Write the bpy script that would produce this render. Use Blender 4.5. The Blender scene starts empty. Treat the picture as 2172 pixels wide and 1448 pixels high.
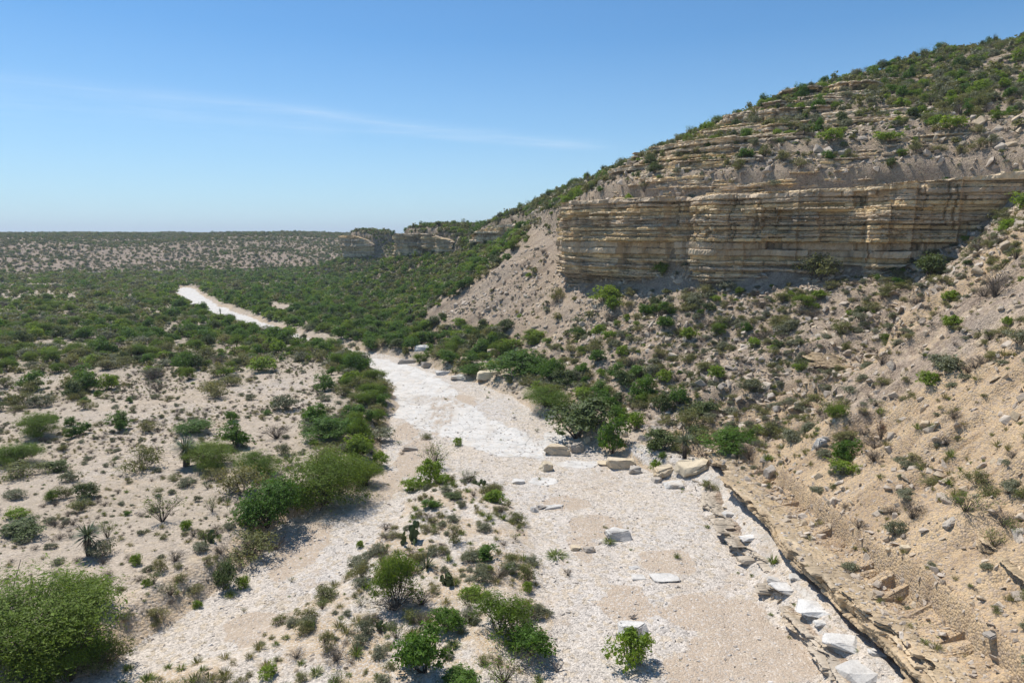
import bpy, bmesh, math, random
import numpy as np
from mathutils import Vector, Euler, Matrix
from mathutils.bvhtree import BVHTree

SC = bpy.context.scene
COL = SC.collection
PI = math.pi
import time as _tm
_t0 = _tm.time()


def tick(w):
    print('%6.1fs %s' % (_tm.time() - _t0, w))


R = math.radians
rng = np.random.default_rng(11)
random.seed(11)

# ------------------------------------------------------------------ camera constants (drone, 20 m above the dry riverbed)
CAM_Z = 20.0
PITCH = R(8.8)
CP, SP = math.cos(PITCH), math.sin(PITCH)
FPX = 1448.0


def ray(u, v):
    xc = (np.asarray(u, float) - 1086) / FPX
    yc = (724 - np.asarray(v, float)) / FPX
    return xc, CP + yc * SP, -SP + yc * CP


def flat(pts):
    """photo pixels -> points on the z = 0 plane"""
    out = []
    for u, v in pts:
        dx, dy, dz = ray(u, v)
        t = -CAM_Z / dz
        out.append((float(dx * t), float(dy * t)))
    return np.array(out)


def project(P):
    x, y, z = P[:, 0], P[:, 1], P[:, 2] - CAM_Z
    zc = y * CP - z * SP
    yc = y * SP + z * CP
    zc_ = np.where(zc < .1, .1, zc)
    return 1086 + FPX * x / zc_, 724 - FPX * yc / zc_, zc


# ------------------------------------------------------------------ noise
def _hash(ix, iy, seed):
    h = (ix.astype(np.int64) * 374761393 + iy.astype(np.int64) * 668265263 + seed * 974634777) & 0xFFFFFFFF
    h = ((h ^ (h >> 13)) * 1274126177) & 0xFFFFFFFF
    h = (h ^ (h >> 16)) & 0xFFFFFFFF
    return h


def pn(x, y, seed=0):
    x = np.asarray(x, float); y = np.asarray(y, float)
    x, y = np.broadcast_arrays(x, y)
    ix = np.floor(x); iy = np.floor(y)
    fx = x - ix; fy = y - iy
    u = fx * fx * fx * (fx * (fx * 6 - 15) + 10)
    v = fy * fy * fy * (fy * (fy * 6 - 15) + 10)

    def g(ox, oy):
        a = _hash(ix + ox, iy + oy, seed) * (2 * PI / 4294967296.0)
        return np.cos(a) * (fx - ox) + np.sin(a) * (fy - oy)
    a = g(0, 0) * (1 - u) + g(1, 0) * u
    b = g(0, 1) * (1 - u) + g(1, 1) * u
    return (a * (1 - v) + b * v) * 1.5


def fbm(x, y, octv=4, seed=0, gain=.5):
    s = 0; a = 1.0; f = 1.0; n = 0
    for i in range(octv):
        s = s + a * pn(np.asarray(x) * f, np.asarray(y) * f, seed + i * 17)
        n += a; a *= gain; f *= 2.03
    return s / n * 1.4


def sstep(a, b, x):
    t = np.clip((np.asarray(x, float) - a) / (b - a), 0, 1)
    return t * t * (3 - 2 * t)


def seg_dist(px, py, line):
    """distance to a polyline and the fractional index of the nearest point on it"""
    px = np.asarray(px, np.float32); py = np.asarray(py, np.float32)
    best = np.full(px.shape, 1e12, np.float32); par = np.zeros(px.shape, np.float32)
    line = [(float(p[0]), float(p[1])) for p in line]
    for i in range(len(line) - 1):
        ax, ay = line[i]; bx, by = line[i + 1]
        dx, dy = bx - ax, by - ay
        L = dx * dx + dy * dy + 1e-12
        t = np.clip(((px - ax) * dx + (py - ay) * dy) / L, 0, 1)
        d = (px - ax - t * dx) ** 2 + (py - ay - t * dy) ** 2
        m = d < best
        best = np.where(m, d, best); par = np.where(m, i + t, par)
    return np.sqrt(best), par


def inside(px, py, poly):
    px = np.asarray(px, np.float32); py = np.asarray(py, np.float32)
    c = np.zeros(px.shape, bool)
    poly = [(float(p[0]), float(p[1])) for p in poly]
    n = len(poly)
    for i in range(n):
        ax, ay = poly[i]; bx, by = poly[(i + 1) % n]
        if ay == by:
            continue
        m = ((ay > py) != (by > py)) & (px < (bx - ax) * (py - ay) / (by - ay) + ax)
        c ^= m
    return c


def sdist(px, py, line, closing=()):
    d, par = seg_dist(px, py, line)
    ins = inside(px, py, list(map(tuple, line)) + list(closing))
    return np.where(ins, d, -d), par


def smooth_line(pts, n=2):
    pts = np.array(pts, float)
    for _ in range(n):
        q = pts[:-1] * .75 + pts[1:] * .25
        r = pts[:-1] * .25 + pts[1:] * .75
        mid = np.empty((2 * len(q), pts.shape[1])); mid[0::2] = q; mid[1::2] = r
        pts = np.vstack([pts[:1], mid, pts[-1:]])
    return pts


# ------------------------------------------------------------------ the lie of the land
BED = np.vstack([
    [(-60, -30), (-34, 12)],
    flat([(150, 1448), (300, 1380), (430, 1290), (540, 1190), (610, 1105), (690, 1072), (790, 1012), (815, 930), (842, 880),
          (832, 840), (800, 795), (752, 760), (700, 741), (640, 726), (560, 704), (462, 673), (390, 638), (375, 620), (380, 609)]),
    flat([(414, 611), (426, 628), (480, 656), (575, 690), (642, 715), (715, 736), (790, 750), (880, 768), (960, 800),
          (1060, 828), (1130, 872), (1200, 915), (1290, 975), (1400, 1010), (1500, 1045)]),
    [(14.2, 44), (14.6, 31), (14.6, 12), (14.6, -30)]])
BED_LINE = smooth_line(BED, 1)
ISLAND = smooth_line(np.vstack([flat([(1000, 1020), (1075, 1045), (1130, 1150), (1150, 1240), (1165, 1340), (1150, 1448)]),
                                [(0.6, 20), (-14, 18)],
                                flat([(250, 1448), (480, 1400), (640, 1290), (740, 1200), (800, 1130), (880, 1050), (950, 1020), (1000, 1020)])]), 1)
# foot of the canyon wall and the line of its cliff, from beside the camera to the far bend
FOOT = [(16.9, -60), (16.9, 28), (16.8, 45), (16.9, 54), (13.6, 61), (7, 75), (1.5, 87), (-3.4, 105), (-17, 121), (-25, 138), (-28, 160),
        (-38, 190), (-51, 210), (-64, 230), (-60, 250), (-54, 272), (-68, 298), (-95, 316), (-110, 335), (-107, 355), (-92, 385), (-88, 425), (-60, 520), (20, 700)]
#        x, y, base z, top z
CLIFF = [(62, -60, 36, 36.2), (60, 30, 36, 36.4), (59, 52, 34, 34.6), (58, 64, 29.5, 30.2), (55.5, 73.5, 24.2, 26.0), (49, 79.5, 18.4, 25.0), (36.5, 84, 14.6, 24.6), (25.5, 90, 13.3, 24.4), (16, 100, 12.4, 24.4),
         (10, 109.5, 11.8, 24.3), (8.4, 121, 13.6, 24), (6.5, 132, 18.5, 23.4), (3, 146, 20.5, 22.4), (1, 168, 20.5, 22.2), (-1, 187, 18.4, 22.8), (-12, 200.5, 16.6, 21), (-18, 207, 13, 13.4), (-22, 216, 13.6, 19.8),
         (-39.5, 229, 12.2, 20.4), (-41, 237, 12, 18.8), (-33, 250, 9, 9.4), (-30, 278, 8, 8.4), (-44, 306, 8, 8.4), (-62, 318, 8, 8.6), (-68, 321, 9.2, 19), (-81, 330, 9, 19.8), (-84, 342, 9, 18.6),
         (-70, 362, 9, 11), (-62, 425, 9, 13), (-30, 520, 9, 16), (60, 700, 9, 18)]
FOOT_S = smooth_line(FOOT, 1)
CLIFF_S = smooth_line(CLIFF, 2)
MESA = smooth_line([(-700, 215), (-400, 268), (-310, 285), (-262, 332), (-215, 352), (-185, 376), (-140, 368), (-112, 398), (-60, 420), (40, 520), (300, 640)], 1)
CLOSE_R = [(900, 1500), (900, -60)]


def fields(x, y):
    w1 = fbm(x * .11, y * .11, 3, 5) * 1.1
    w2 = fbm(x * .35, y * .35, 2, 9) * .5
    nearf = sstep(20, 70, np.hypot(x, y)) * .6 + .4
    dB, _ = sdist(x, y, BED_LINE)
    dB = dB + (w1 + w2) * nearf * .9
    dI, _ = sdist(x, y, ISLAND)
    dI = dI + w1 * .6 + w2
    dF, _ = sdist(x, y, FOOT_S, CLOSE_R)
    dF0 = dF
    dF = dF + np.where(y > 60, w1 * 1.2, w2 * .5)
    dC, pC = sdist(x, y, CLIFF_S[:, :2], CLOSE_R)
    dM, _ = sdist(x, y, MESA, [(900, 3000), (-3000, 3000), (-3000, 250)])
    return dB, dI, dF, dC, pC, dM


def height(x, y, detail=True, with_fields=False):
    x = np.asarray(x, float); y = np.asarray(y, float)
    F = fields(x, y)
    dB, dI, dF, dC, pC, dM = F
    r = np.hypot(x, y)
    # left terrace and valley floor
    z = (1.25 - .6 * sstep(110, 160, y)) * sstep(.3, -2.2, dB) + np.clip(-dB, 0, 120) * .006 * sstep(150, 90, y)
    z = z + sstep(-1, -12, dB) * fbm(x * .05, y * .05, 3, 31) * .45
    z = z + .55 * sstep(-.6, 2.2, dI)
    z = z * sstep(8, -3, dF) + np.where(dF > -3, 0, 0)
    # low white bench under the undercut bank
    bench = sstep(-2.6, -2.2, dF) * sstep(60, 52, y) * (y > 0)
    z = z + bench * (.28 + .2 * fbm(x * .5, y * .35, 2, 71)) * (dF < 2.4)
    # canyon wall
    i0 = np.clip(pC.astype(int), 0, len(CLIFF_S) - 2); f = pC - i0
    zb = CLIFF_S[i0, 2] * (1 - f) + CLIFF_S[i0 + 1, 2] * f
    zt = CLIFF_S[i0, 3] * (1 - f) + CLIFF_S[i0 + 1, 3] * f
    zfoot = np.where(y < 70, .3 + 2.1 * sstep(60, 52, y) + .9 * sstep(44, 27, y), .3)
    dFp = np.maximum(dF, 0)
    und = 1.75 * sstep(59, 54, y)
    dG = np.maximum(dFp - und, 0)
    rr = dG / np.maximum(dG + np.maximum(-dC, 0), .01)
    tal = zfoot * sstep(und, und + .5, dFp) + (zb - zfoot) * np.power(np.clip(rr, 0, 1), 1.12 - .12 * sstep(85, 50, y))
    up = np.maximum(dC, 0)
    hq = y - .8 * x
    fs = 1 - .80 * sstep(150, 225, hq)
    up2 = up + fbm(x * .03, y * .03, 3, 77) * 5 * sstep(6, 40, up)
    g = fs * (.90 * np.minimum(up, 9) + .405 * np.maximum(up2 - 9, 0)) + (1 - fs) * 3.2 * (1 - np.exp(-up / 6))
    g = 90 * (1 - np.exp(-g / 90 * 1.04))
    g = g * (1 - .34 * np.exp(-((x - 13) / 13) ** 2 - ((y - 136) / 20) ** 2))
    far = sstep(196, 226, hq)
    g = g * (1 - far) + np.minimum(g, 3.6 + .5 * pn(x * .02, y * .02, 3)) * far
    wall = np.where(dC > 0, zb + (zt - zb) * sstep(2.4, 4.2, dC) + g, tal)
    wall = np.where(dF > 0, wall, 0)
    if detail:
        on = sstep(0, 3, dF)
        # rills down the talus, lumps, and strata steps on the upper hill
        q = fbm(y * .16 + x * .04, x * .05 - y * .02, 3, 41)
        wall = wall + on * (dC < -1.5) * (q * 1.05 + (.32 + .45 * sstep(80, 55, y)) * fbm(y * .55 + x * .1, x * .09, 3, 42) + .16 * sstep(80, 55, y) * fbm(x * 1.1, y * 1.1, 2, 44)) * sstep(2, 8, dFp) * sstep(0, 4, -dC)
        wall = wall + on * fbm(x * .22, y * .22, 4, 43) * (.45 + .5 * sstep(75, 55, y)) * sstep(2.2, 5, dFp) * (1 - .8 * sstep(-3, 0, dC) * sstep(4, 1, dC))
        m = on * sstep(3, 6, dC) * sstep(-.25, .15, fbm(x * .03, y * .03, 2, 49)) * sstep(260, 180, y)
        hh = .95
        zz = (wall + fbm(x * .08, y * .08, 3, 51) * .7) / hh
        st = hh * (np.floor(zz) + sstep(.55, .95, zz - np.floor(zz)) - zz)
        wall = wall + m * st * .85
    z = z + wall
    # distant low mesa
    dMp = np.maximum(dM + fbm(x * .012, y * .012, 4, 61) * 46 * sstep(-10, 60, dM) + 6 * pn(x * .03, y * .03, 5), 0)
    mesa = 20.4 * (1 - np.exp(-np.power(dMp / 110, 1.2))) + sstep(30, 250, dMp) * fbm(x * .009, y * .004, 3, 67) * 2.8
    z = np.where(dM > -20, np.maximum(z, np.where(dM > 0, 1.6 + mesa, 0)), z)
    if detail:
        k = sstep(-.2, .3, dB) * sstep(.5, -.8, dI) * (dF < 0)
        z = z + k * (fbm(x * .18, y * .18, 3, 81) * .16 + fbm(x * .9, y * .9, 2, 83) * .04)
        z = z + (dF < 0) * (1 - k) * fbm(x * .5, y * .5, 3, 85) * .13 * sstep(500, 200, r)
    if with_fields:
        return z, F
    return z


# ------------------------------------------------------------------ polar terrain grid (fine where the ground is near)
th = np.concatenate([np.linspace(-112, -47, 60)[:-1], np.linspace(-47, 47, 1020), np.linspace(47, 112, 60)[1:]]) * PI / 180
rad = np.concatenate([np.linspace(2, 22, 30)[:-1], 22 * np.exp(np.arange(0, 960) * .004), ])
rad = np.concatenate([rad, rad[-1] * np.exp(np.arange(1, 26) * .09)])
TH, RA = np.meshgrid(th, rad, indexing='ij')
GX, GY = np.sin(TH) * RA, np.cos(TH) * RA
NT, NR = TH.shape
GZ, GF = height(GX.ravel(), GY.ravel(), True, True)
GF = [a.reshape(NT, NR) for a in GF]
GZ = GZ.reshape(NT, NR)
ELEV = np.maximum.accumulate((GZ - CAM_Z) / RA, axis=1)


def gsample(x, y, *arrs):
    t = np.arctan2(x, y); r = np.hypot(x, y)
    a = np.interp(t, th, np.arange(NT)); b = np.interp(r, rad, np.arange(NR))
    i = np.clip(a.astype(int), 0, NT - 2); j = np.clip(b.astype(int), 0, NR - 2)
    fa = a - i; fb = b - j
    out = []
    for A in arrs:
        out.append(A[i, j] * (1 - fa) * (1 - fb) + A[i + 1, j] * fa * (1 - fb) + A[i, j + 1] * (1 - fa) * fb + A[i + 1, j + 1] * fa * fb)
    return out if len(out) > 1 else out[0]


def seen(x, y, ztop):
    e = gsample(x, y, np.concatenate([ELEV[:, :1], ELEV[:, :-1]], 1))
    return (ztop - CAM_Z) / np.hypot(x, y) >= e - .002


def hit(u, v):
    """where the sight line through a photo pixel meets the ground"""
    dx, dy, dz = [float(a) for a in ray(u, v)]
    t = np.exp(np.linspace(math.log(18), math.log(1200), 6000))
    z = gsample(dx * t, dy * t, GZ)
    below = CAM_Z + dz * t < z
    k = int(np.argmax(below)) if below.any() else len(t) - 1
    return dx * t[k], dy * t[k], float(z[k]), t[k]


# ------------------------------------------------------------------ node helpers
def new_mat(name):
    m = bpy.data.materials.new(name); m.use_nodes = True
    nt = m.node_tree; nt.nodes.clear()
    return m, nt


class N:
    def __init__(self, nt):
        self.nt = nt

    def n(self, t, **kw):
        nd = self.nt.nodes.new(t)
        for k, v in kw.items():
            setattr(nd, k, v)
        return nd

    def link(self, a, b):
        self.nt.links.new(a, b)

    def set(self, sock, v):
        if isinstance(v, bpy.types.NodeSocket):
            self.nt.links.new(v, sock)
        else:
            if isinstance(v, (tuple, list)) and len(v) == 3 and sock.type == 'RGBA':
                v = (*v, 1)
            sock.default_value = v

    def math(self, op, a, b=None, clamp=False):
        nd = self.n('ShaderNodeMath', operation=op, use_clamp=clamp)
        self.set(nd.inputs[0], a)
        if b is not None:
            self.set(nd.inputs[1], b)
        return nd.outputs[0]

    def mix(self, f, a, b, mode='MIX'):
        nd = self.n('ShaderNodeMix', data_type='RGBA', blend_type=mode)
        self.set(nd.inputs[0], f); self.set(nd.inputs[6], a); self.set(nd.inputs[7], b)
        return nd.outputs[2]

    def ramp(self, f, stops):
        nd = self.n('ShaderNodeValToRGB')
        cr = nd.color_ramp
        while len(cr.elements) < len(stops):
            cr.elements.new(.5)
        for e, (p, c) in zip(cr.elements, stops):
            e.position = p
            e.color = (c, c, c, 1) if isinstance(c, (int, float)) else (*c, 1)
        self.set(nd.inputs[0], f)
        return nd.outputs[0]

    def noise(self, vec, scale, detail=4, rough=.55, out=0):
        nd = self.n('ShaderNodeTexNoise')
        self.set(nd.inputs['Vector'], vec)
        nd.inputs['Scale'].default_value = scale; nd.inputs['Detail'].default_value = detail; nd.inputs['Roughness'].default_value = rough
        return nd.outputs[out]

    def voro(self, vec, scale, feature='F1', rand=1.0):
        nd = self.n('ShaderNodeTexVoronoi', feature=feature)
        self.set(nd.inputs['Vector'], vec)
        nd.inputs['Scale'].default_value = scale; nd.inputs['Randomness'].default_value = rand
        return nd

    def vmul(self, v, s):
        nd = self.n('ShaderNodeVectorMath', operation='MULTIPLY')
        self.set(nd.inputs[0], v); nd.inputs[1].default_value = s
        return nd.outputs[0]

    def attr(self, name, out='Fac'):
        nd = self.n('ShaderNodeAttribute', attribute_name=name)
        return nd.outputs[out]

    def bump(self, h, strength, dist, normal=None):
        nd = self.n('ShaderNodeBump')
        nd.inputs['Strength'].default_value = strength; nd.inputs['Distance'].default_value = dist
        self.set(nd.inputs['Height'], h)
        if normal is not None:
            self.link(normal, nd.inputs['Normal'])
        return nd.outputs[0]

    def surf(self, color, rough=.9, normal=None, spec=.2):
        p = self.n('ShaderNodeBsdfPrincipled')
        self.set(p.inputs['Base Color'], color); self.set(p.inputs['Roughness'], rough)
        p.inputs['Specular IOR Level'].default_value = spec
        if normal is not None:
            self.link(normal, p.inputs['Normal'])
        o = self.n('ShaderNodeOutputMaterial')
        self.link(p.outputs[0], o.inputs[0])
        return p

    def pos(self):
        return self.n('ShaderNodeNewGeometry').outputs['Position']


def ground_mat(name, gravel, sand, slab, soil, bumpk=1.0, streaks=False, fine=1.0):
    """gravel / sand / bare slab / soil, chosen by the mask attributes a_sand, a_white, a_soil"""
    m, nt = new_mat(name); b = N(nt)
    P = b.pos()
    v1 = b.voro(P, 6.5 * fine); v2 = b.voro(P, 2.2 * fine); v3 = b.voro(P, 15 * fine)
    g1 = b.n('ShaderNodeSeparateColor'); b.link(v1.outputs['Color'], g1.inputs[0])
    g2 = b.n('ShaderNodeSeparateColor'); b.link(v2.outputs['Color'], g2.inputs[0])
    g3 = b.n('ShaderNodeSeparateColor'); b.link(v3.outputs['Color'], g3.inputs[0])
    n_big = b.noise(P, .11, 5, .6); n_mid = b.noise(P, .8, 5, .6); n_fine = b.noise(P, 9, 4, .7)
    br = b.math('ADD', b.math('MULTIPLY', g1.outputs[0], .5), b.math('ADD', b.math('MULTIPLY', g3.outputs[0], .3), b.math('MULTIPLY', g2.outputs[0], .2)))
    br = b.ramp(br, [(.1, .38), (.34, .82), (.55, 1.0), (.85, 1.20)])
    tint = b.mix(b.ramp(n_big, [(.35, 0), (.65, 1)]), gravel, tuple(c * k for c, k in zip(gravel, (1.02, .97, .90))))
    tint = b.mix(b.math('MULTIPLY', b.ramp(g2.outputs[1], [(.72, 0), (.8, 1)]), .5), tint, (.50, .40, .27))
    cg = b.mix(1.0, tint, br, 'MULTIPLY')
    ns = b.ramp(n_fine, [(.25, .70), (.5, 1.0), (.8, 1.15)])
    cs = b.mix(1.0, sand, ns, 'MULTIPLY')
    # thin stones lying on the sand
    st = b.math('MULTIPLY', b.ramp(g1.outputs[1], [(.66, 0), (.74, 1)]), .75)
    cs = b.mix(st, cs, cg)
    fs = b.math('ADD', b.attr('a_sand'), b.math('MULTIPLY', b.math('SUBTRACT', n_mid, .5), 1.0), True)
    fs = b.ramp(fs, [(.38, 0), (.62, 1)])
    c = b.mix(fs, cg, cs)
    # weathered soil
    so = b.mix(1.0, soil, b.ramp(n_fine, [(.2, .62), (.5, 1.0), (.85, 1.25)]), 'MULTIPLY')
    so = b.mix(b.math('MULTIPLY', b.ramp(g1.outputs[2], [(.55, 0), (.62, 1)]), .8), so, cg)
    ff = b.math('ADD', b.attr('a_soil'), b.math('MULTIPLY', b.math('SUBTRACT', n_mid, .5), 1.1), True)
    ff = b.ramp(ff, [(.35, 0), (.65, 1)])
    c = b.mix(ff, c, so)
    # bare limestone slabs with joints and thin gravel skins
    ck = b.voro(b.vmul(P, (.45, .6, .6)), 1.0, 'DISTANCE_TO_EDGE')
    jt = b.ramp(ck.outputs['Distance'], [(.0, .62), (.025, 1.0)])
    cw = b.mix(1.0, slab, b.ramp(n_mid, [(.3, .78), (.55, 1.0), (.8, 1.05)]), 'MULTIPLY')
    cw = b.mix(b.ramp(b.noise(b.vmul(P, (.8, .25, 1)), .7, 5, .65), [(.5, 0), (.72, .55)]), cw, (.50, .43, .34))
    cw = b.mix(b.math('MULTIPLY', b.ramp(g2.outputs[0], [(.8, 0), (.84, 1)]), .5), cw, cg)
    cw = b.mix(1.0, cw, jt, 'MULTIPLY')
    fw = b.math('ADD', b.attr('a_white'), b.math('MULTIPLY', b.math('SUBTRACT', b.noise(b.vmul(P, (1.3, .6, 1)), 1.1, 8, .68), .5), 1.3), True)
    fw = b.ramp(fw, [(.36, 0), (.62, 1)])
    c = b.mix(fw, c, cw)
    if streaks:
        mp = b.n('ShaderNodeMapping'); mp.inputs['Rotation'].default_value = (0, 0, R(-22)); mp.inputs['Scale'].default_value = (.10, .85, .10)
        b.link(P, mp.inputs[0])
        sk = b.noise(mp.outputs[0], 1.0, 6, .62)
        c = b.mix(1.0, c, b.ramp(sk, [(.30, (.66, .62, .60)), (.48, (.94, .93, .92)), (.62, (1.06, 1.05, 1.02)), (.75, (1.2, 1.16, 1.08))]), 'MULTIPLY')
    # plant litter / dry tufts colouring the soil where brush grows
    lit = b.math('MULTIPLY', b.attr('a_veg'), b.ramp(b.noise(P, 1.3, 5, .7), [(.42, 0), (.6, 1)]))
    c = b.mix(b.math('MULTIPLY', lit, .7), c, (.13, .115, .062))
    h = b.math('ADD', b.math('MULTIPLY', b.math('SUBTRACT', 1, v1.outputs['Distance']), .6), b.math('MULTIPLY', g1.outputs[0], .6))
    h = b.math('ADD', h, b.math('MULTIPLY', g2.outputs[0], .9))
    h = b.math('MULTIPLY', h, b.math('SUBTRACT', 1, b.math('MULTIPLY', fw, .85)))
    nrm = b.bump(h, .9 * bumpk, .10)
    nrm = b.bump(b.noise(P, 3, 6, .65), .6 * bumpk, .15, nrm)
    b.surf(c, .95, nrm, .15)
    return m


def rock_mat(name, cols, attr=None, dark=.5):
    m, nt = new_mat(name); b = N(nt)
    P = b.pos()
    if attr:
        base = b.attr(attr, 'Color')
    else:
        rnd = b.n('ShaderNodeObjectInfo').outputs['Random']
        k = len(cols)
        base = b.ramp(rnd, [(i / max(1, k - 1), c) for i, c in enumerate(cols)])
    n1 = b.noise(P, 1.1, 6, .62); n2 = b.noise(P, 7, 5, .7)
    c = b.mix(1.0, base, b.ramp(n2, [(.25, .72), (.5, 1.0), (.8, 1.15)]), 'MULTIPLY')
    # lichen and water stains, drawn out downwards
    n3 = b.noise(b.vmul(P, (1.0, 1.0, .22)), .75, 5, .65)
    st = b.ramp(n3, [(.50, 0), (.68, 1)])
    st2 = b.ramp(b.noise(b.vmul(P, (1, 1, .5)), .22, 4, .6), [(.52, 0), (.64, 1)])
    c = b.mix(b.math('MULTIPLY', b.math('MAXIMUM', st, b.math('MULTIPLY', st2, .8)), dark), c, (.125, .105, .088))
    oc = b.ramp(b.noise(P, .5, 4, .6, 0), [(.55, 0), (.7, 1)])
    c = b.mix(b.math('MULTIPLY', oc, .35), c, (.46, .31, .14))
    nrm = b.bump(n1, .5, .25); nrm = b.bump(n2, .5, .06, nrm)
    b.surf(c, .92, nrm, .15)
    return m


def leaf_mat(name, c1, c2, trans=.42, dry=None):
    m, nt = new_mat(name); b = N(nt)
    rnd = b.n('ShaderNodeObjectInfo').outputs['Random']
    isl = b.n('ShaderNodeNewGeometry').outputs['Random Per Island']
    c = b.mix(rnd, c1, c2)
    c = b.mix(1.0, c, b.ramp(isl, [(0, .62), (.5, 1.0), (1, 1.4)]), 'MULTIPLY')
    if dry:
        c = b.mix(b.ramp(isl, [(.84, 0), (.87, .8)]), c, dry)
    p = b.n('ShaderNodeBsdfPrincipled')
    b.link(c, p.inputs['Base Color']); p.inputs['Roughness'].default_value = .55; p.inputs['Specular IOR Level'].default_value = .25
    t = b.n('ShaderNodeBsdfTranslucent')
    b.link(b.mix(1.0, c, (1.35, 1.3, .55), 'MULTIPLY'), t.inputs[0])
    mx = b.n('ShaderNodeMixShader'); mx.inputs[0].default_value = trans
    b.link(p.outputs[0], mx.inputs[1]); b.link(t.outputs[0], mx.inputs[2])
    o = b.n('ShaderNodeOutputMaterial'); b.link(mx.outputs[0], o.inputs[0])
    return m


def plain_mat(name, c1, c2, rough=.85):
    m, nt = new_mat(name); b = N(nt)
    isl = b.n('ShaderNodeNewGeometry').outputs['Random Per Island']
    c = b.mix(isl, c1, c2)
    c = b.mix(1.0, c, b.ramp(b.noise(b.pos(), 14, 3, .6), [(.3, .75), (.7, 1.2)]), 'MULTIPLY')
    b.surf(c, rough, None, .2)
    return m


M = dict(
    bed=ground_mat('riverbed_gravel', (.575, .525, .468), (.48, .385, .29), (.605, .578, .532), (.52, .40, .27), .75, False, 1.6),
    terrace=ground_mat('terrace_soil', (.495, .425, .35), (.455, .378, .292), (.66, .61, .54), (.50, .385, .26)),
    hill=ground_mat('hill_scree', (.415, .335, .262), (.44, .335, .225), (.54, .48, .41), (.53, .39, .24), 1.0, True, 1.45),
    mesa=ground_mat('distant_slope', (.35, .275, .225), (.34, .27, .21), (.42, .36, .30), (.37, .285, .225)),
    cliff=rock_mat('cliff_limestone', None, 'layer', .52),
    bank=rock_mat('bank_limestone', None, 'layer', .30),
    stone=rock_mat('loose_stone', [(.50, .42, .33), (.43, .355, .275), (.57, .49, .40), (.51, .405, .275), (.37, .31, .25), (.53, .445, .35)], None, .12),
    stone_w=rock_mat('white_stone', [(.58, .53, .47), (.47, .42, .36), (.63, .585, .53), (.41, .36, .31), (.54, .485, .42)], None, .10),
    tan=rock_mat('tan_boulder', [(.62, .52, .37), (.58, .48, .34), (.66, .57, .42)], None, .12),
    white=rock_mat('white_boulder', [(.64, .61, .56), (.57, .54, .49), (.67, .645, .60)], None, .30),
    grey=rock_mat('grey_boulder', [(.42, .37, .31), (.48, .43, .365)], None, .25),
    L_dense=leaf_mat('leaf_dense_green', (.070, .145, .014), (.100, .185, .022)),
    L_dark=leaf_mat('leaf_dark_green', (.076, .108, .030), (.096, .128, .036), .25),
    L_bright=leaf_mat('leaf_bright_green', (.168, .255, .026), (.195, .270, .032)),
    L_feather=leaf_mat('leaf_yellow_green', (.104, .172, .016), (.145, .205, .026)),
    L_olive=leaf_mat('leaf_olive', (.150, .165, .052), (.230, .215, .092), .3),
    L_grey=leaf_mat('leaf_grey_green', (.165, .176, .105), (.205, .210, .140), .25),
    L_dry=leaf_mat('leaf_dry_brown', (.20, .150, .090), (.15, .125, .085), .2),
    L_red=leaf_mat('leaf_rust_brown', (.22, .085, .035), (.20, .09, .04), .2),
    L_grass=leaf_mat('grass_blade', (.165, .180, .062), (.240, .215, .105), .3, (.30, .235, .130)),
    L_greeng=leaf_mat('green_grass_blade', (.140, .190, .042), (.160, .195, .055), .3),
    L_yucca=leaf_mat('yucca_leaf', (.088, .116, .064), (.108, .132, .075), .15),
    L_skirt=leaf_mat('yucca_dead_leaf', (.26, .20, .13), (.22, .165, .105), .15),
    L_cactus=leaf_mat('cactus_pad', (.095, .130, .050), (.110, .140, .055), .05),
    twig=plain_mat('grey_twig', (.17, .145, .12), (.11, .09, .075)),
    bark=plain_mat('dark_bark', (.085, .066, .050), (.055, .043, .034)),
    drift=plain_mat('grey_driftwood', (.27, .235, .20), (.20, .17, .145)),
)


# ------------------------------------------------------------------ mesh helpers
def mesh_from(name, V, Fq, mats, midx=None, smooth=False):
    """V n x 3, Fq list of arrays (n x 3 or n x 4)"""
    V = np.ascontiguousarray(V, np.float32)
    me = bpy.data.meshes.new(name)
    Fl = [np.asarray(f, np.int32) for f in (Fq if isinstance(Fq, list) else [Fq]) if len(f)]
    nf = sum(len(f) for f in Fl)
    loops = np.concatenate([f.ravel() for f in Fl])
    tot = np.concatenate([np.full(len(f), f.shape[1], np.int32) for f in Fl])
    start = np.concatenate([[0], np.cumsum(tot)[:-1]]).astype(np.int32)
    me.vertices.add(len(V)); me.vertices.foreach_set('co', V.ravel())
    me.loops.add(len(loops)); me.loops.foreach_set('vertex_index', loops)
    me.polygons.add(nf); me.polygons.foreach_set('loop_start', start)
    me.polygons.foreach_set('use_smooth', np.full(nf, smooth))
    for mt in mats:
        me.materials.append(mt)
    if midx is not None:
        me.polygons.foreach_set('material_index', np.asarray(midx, np.int32))
    me.update(calc_edges=True)
    return me


def link(name, me, parent=None):
    o = bpy.data.objects.new(name, me); COL.objects.link(o)
    if parent is not None:
        o.parent = parent
    return o


def tag(o, label=None, cat=None, group=None, kind=None):
    if label: o['label'] = label
    if cat: o['category'] = cat
    if group: o['group'] = group
    if kind: o['kind'] = kind
    return o


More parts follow.
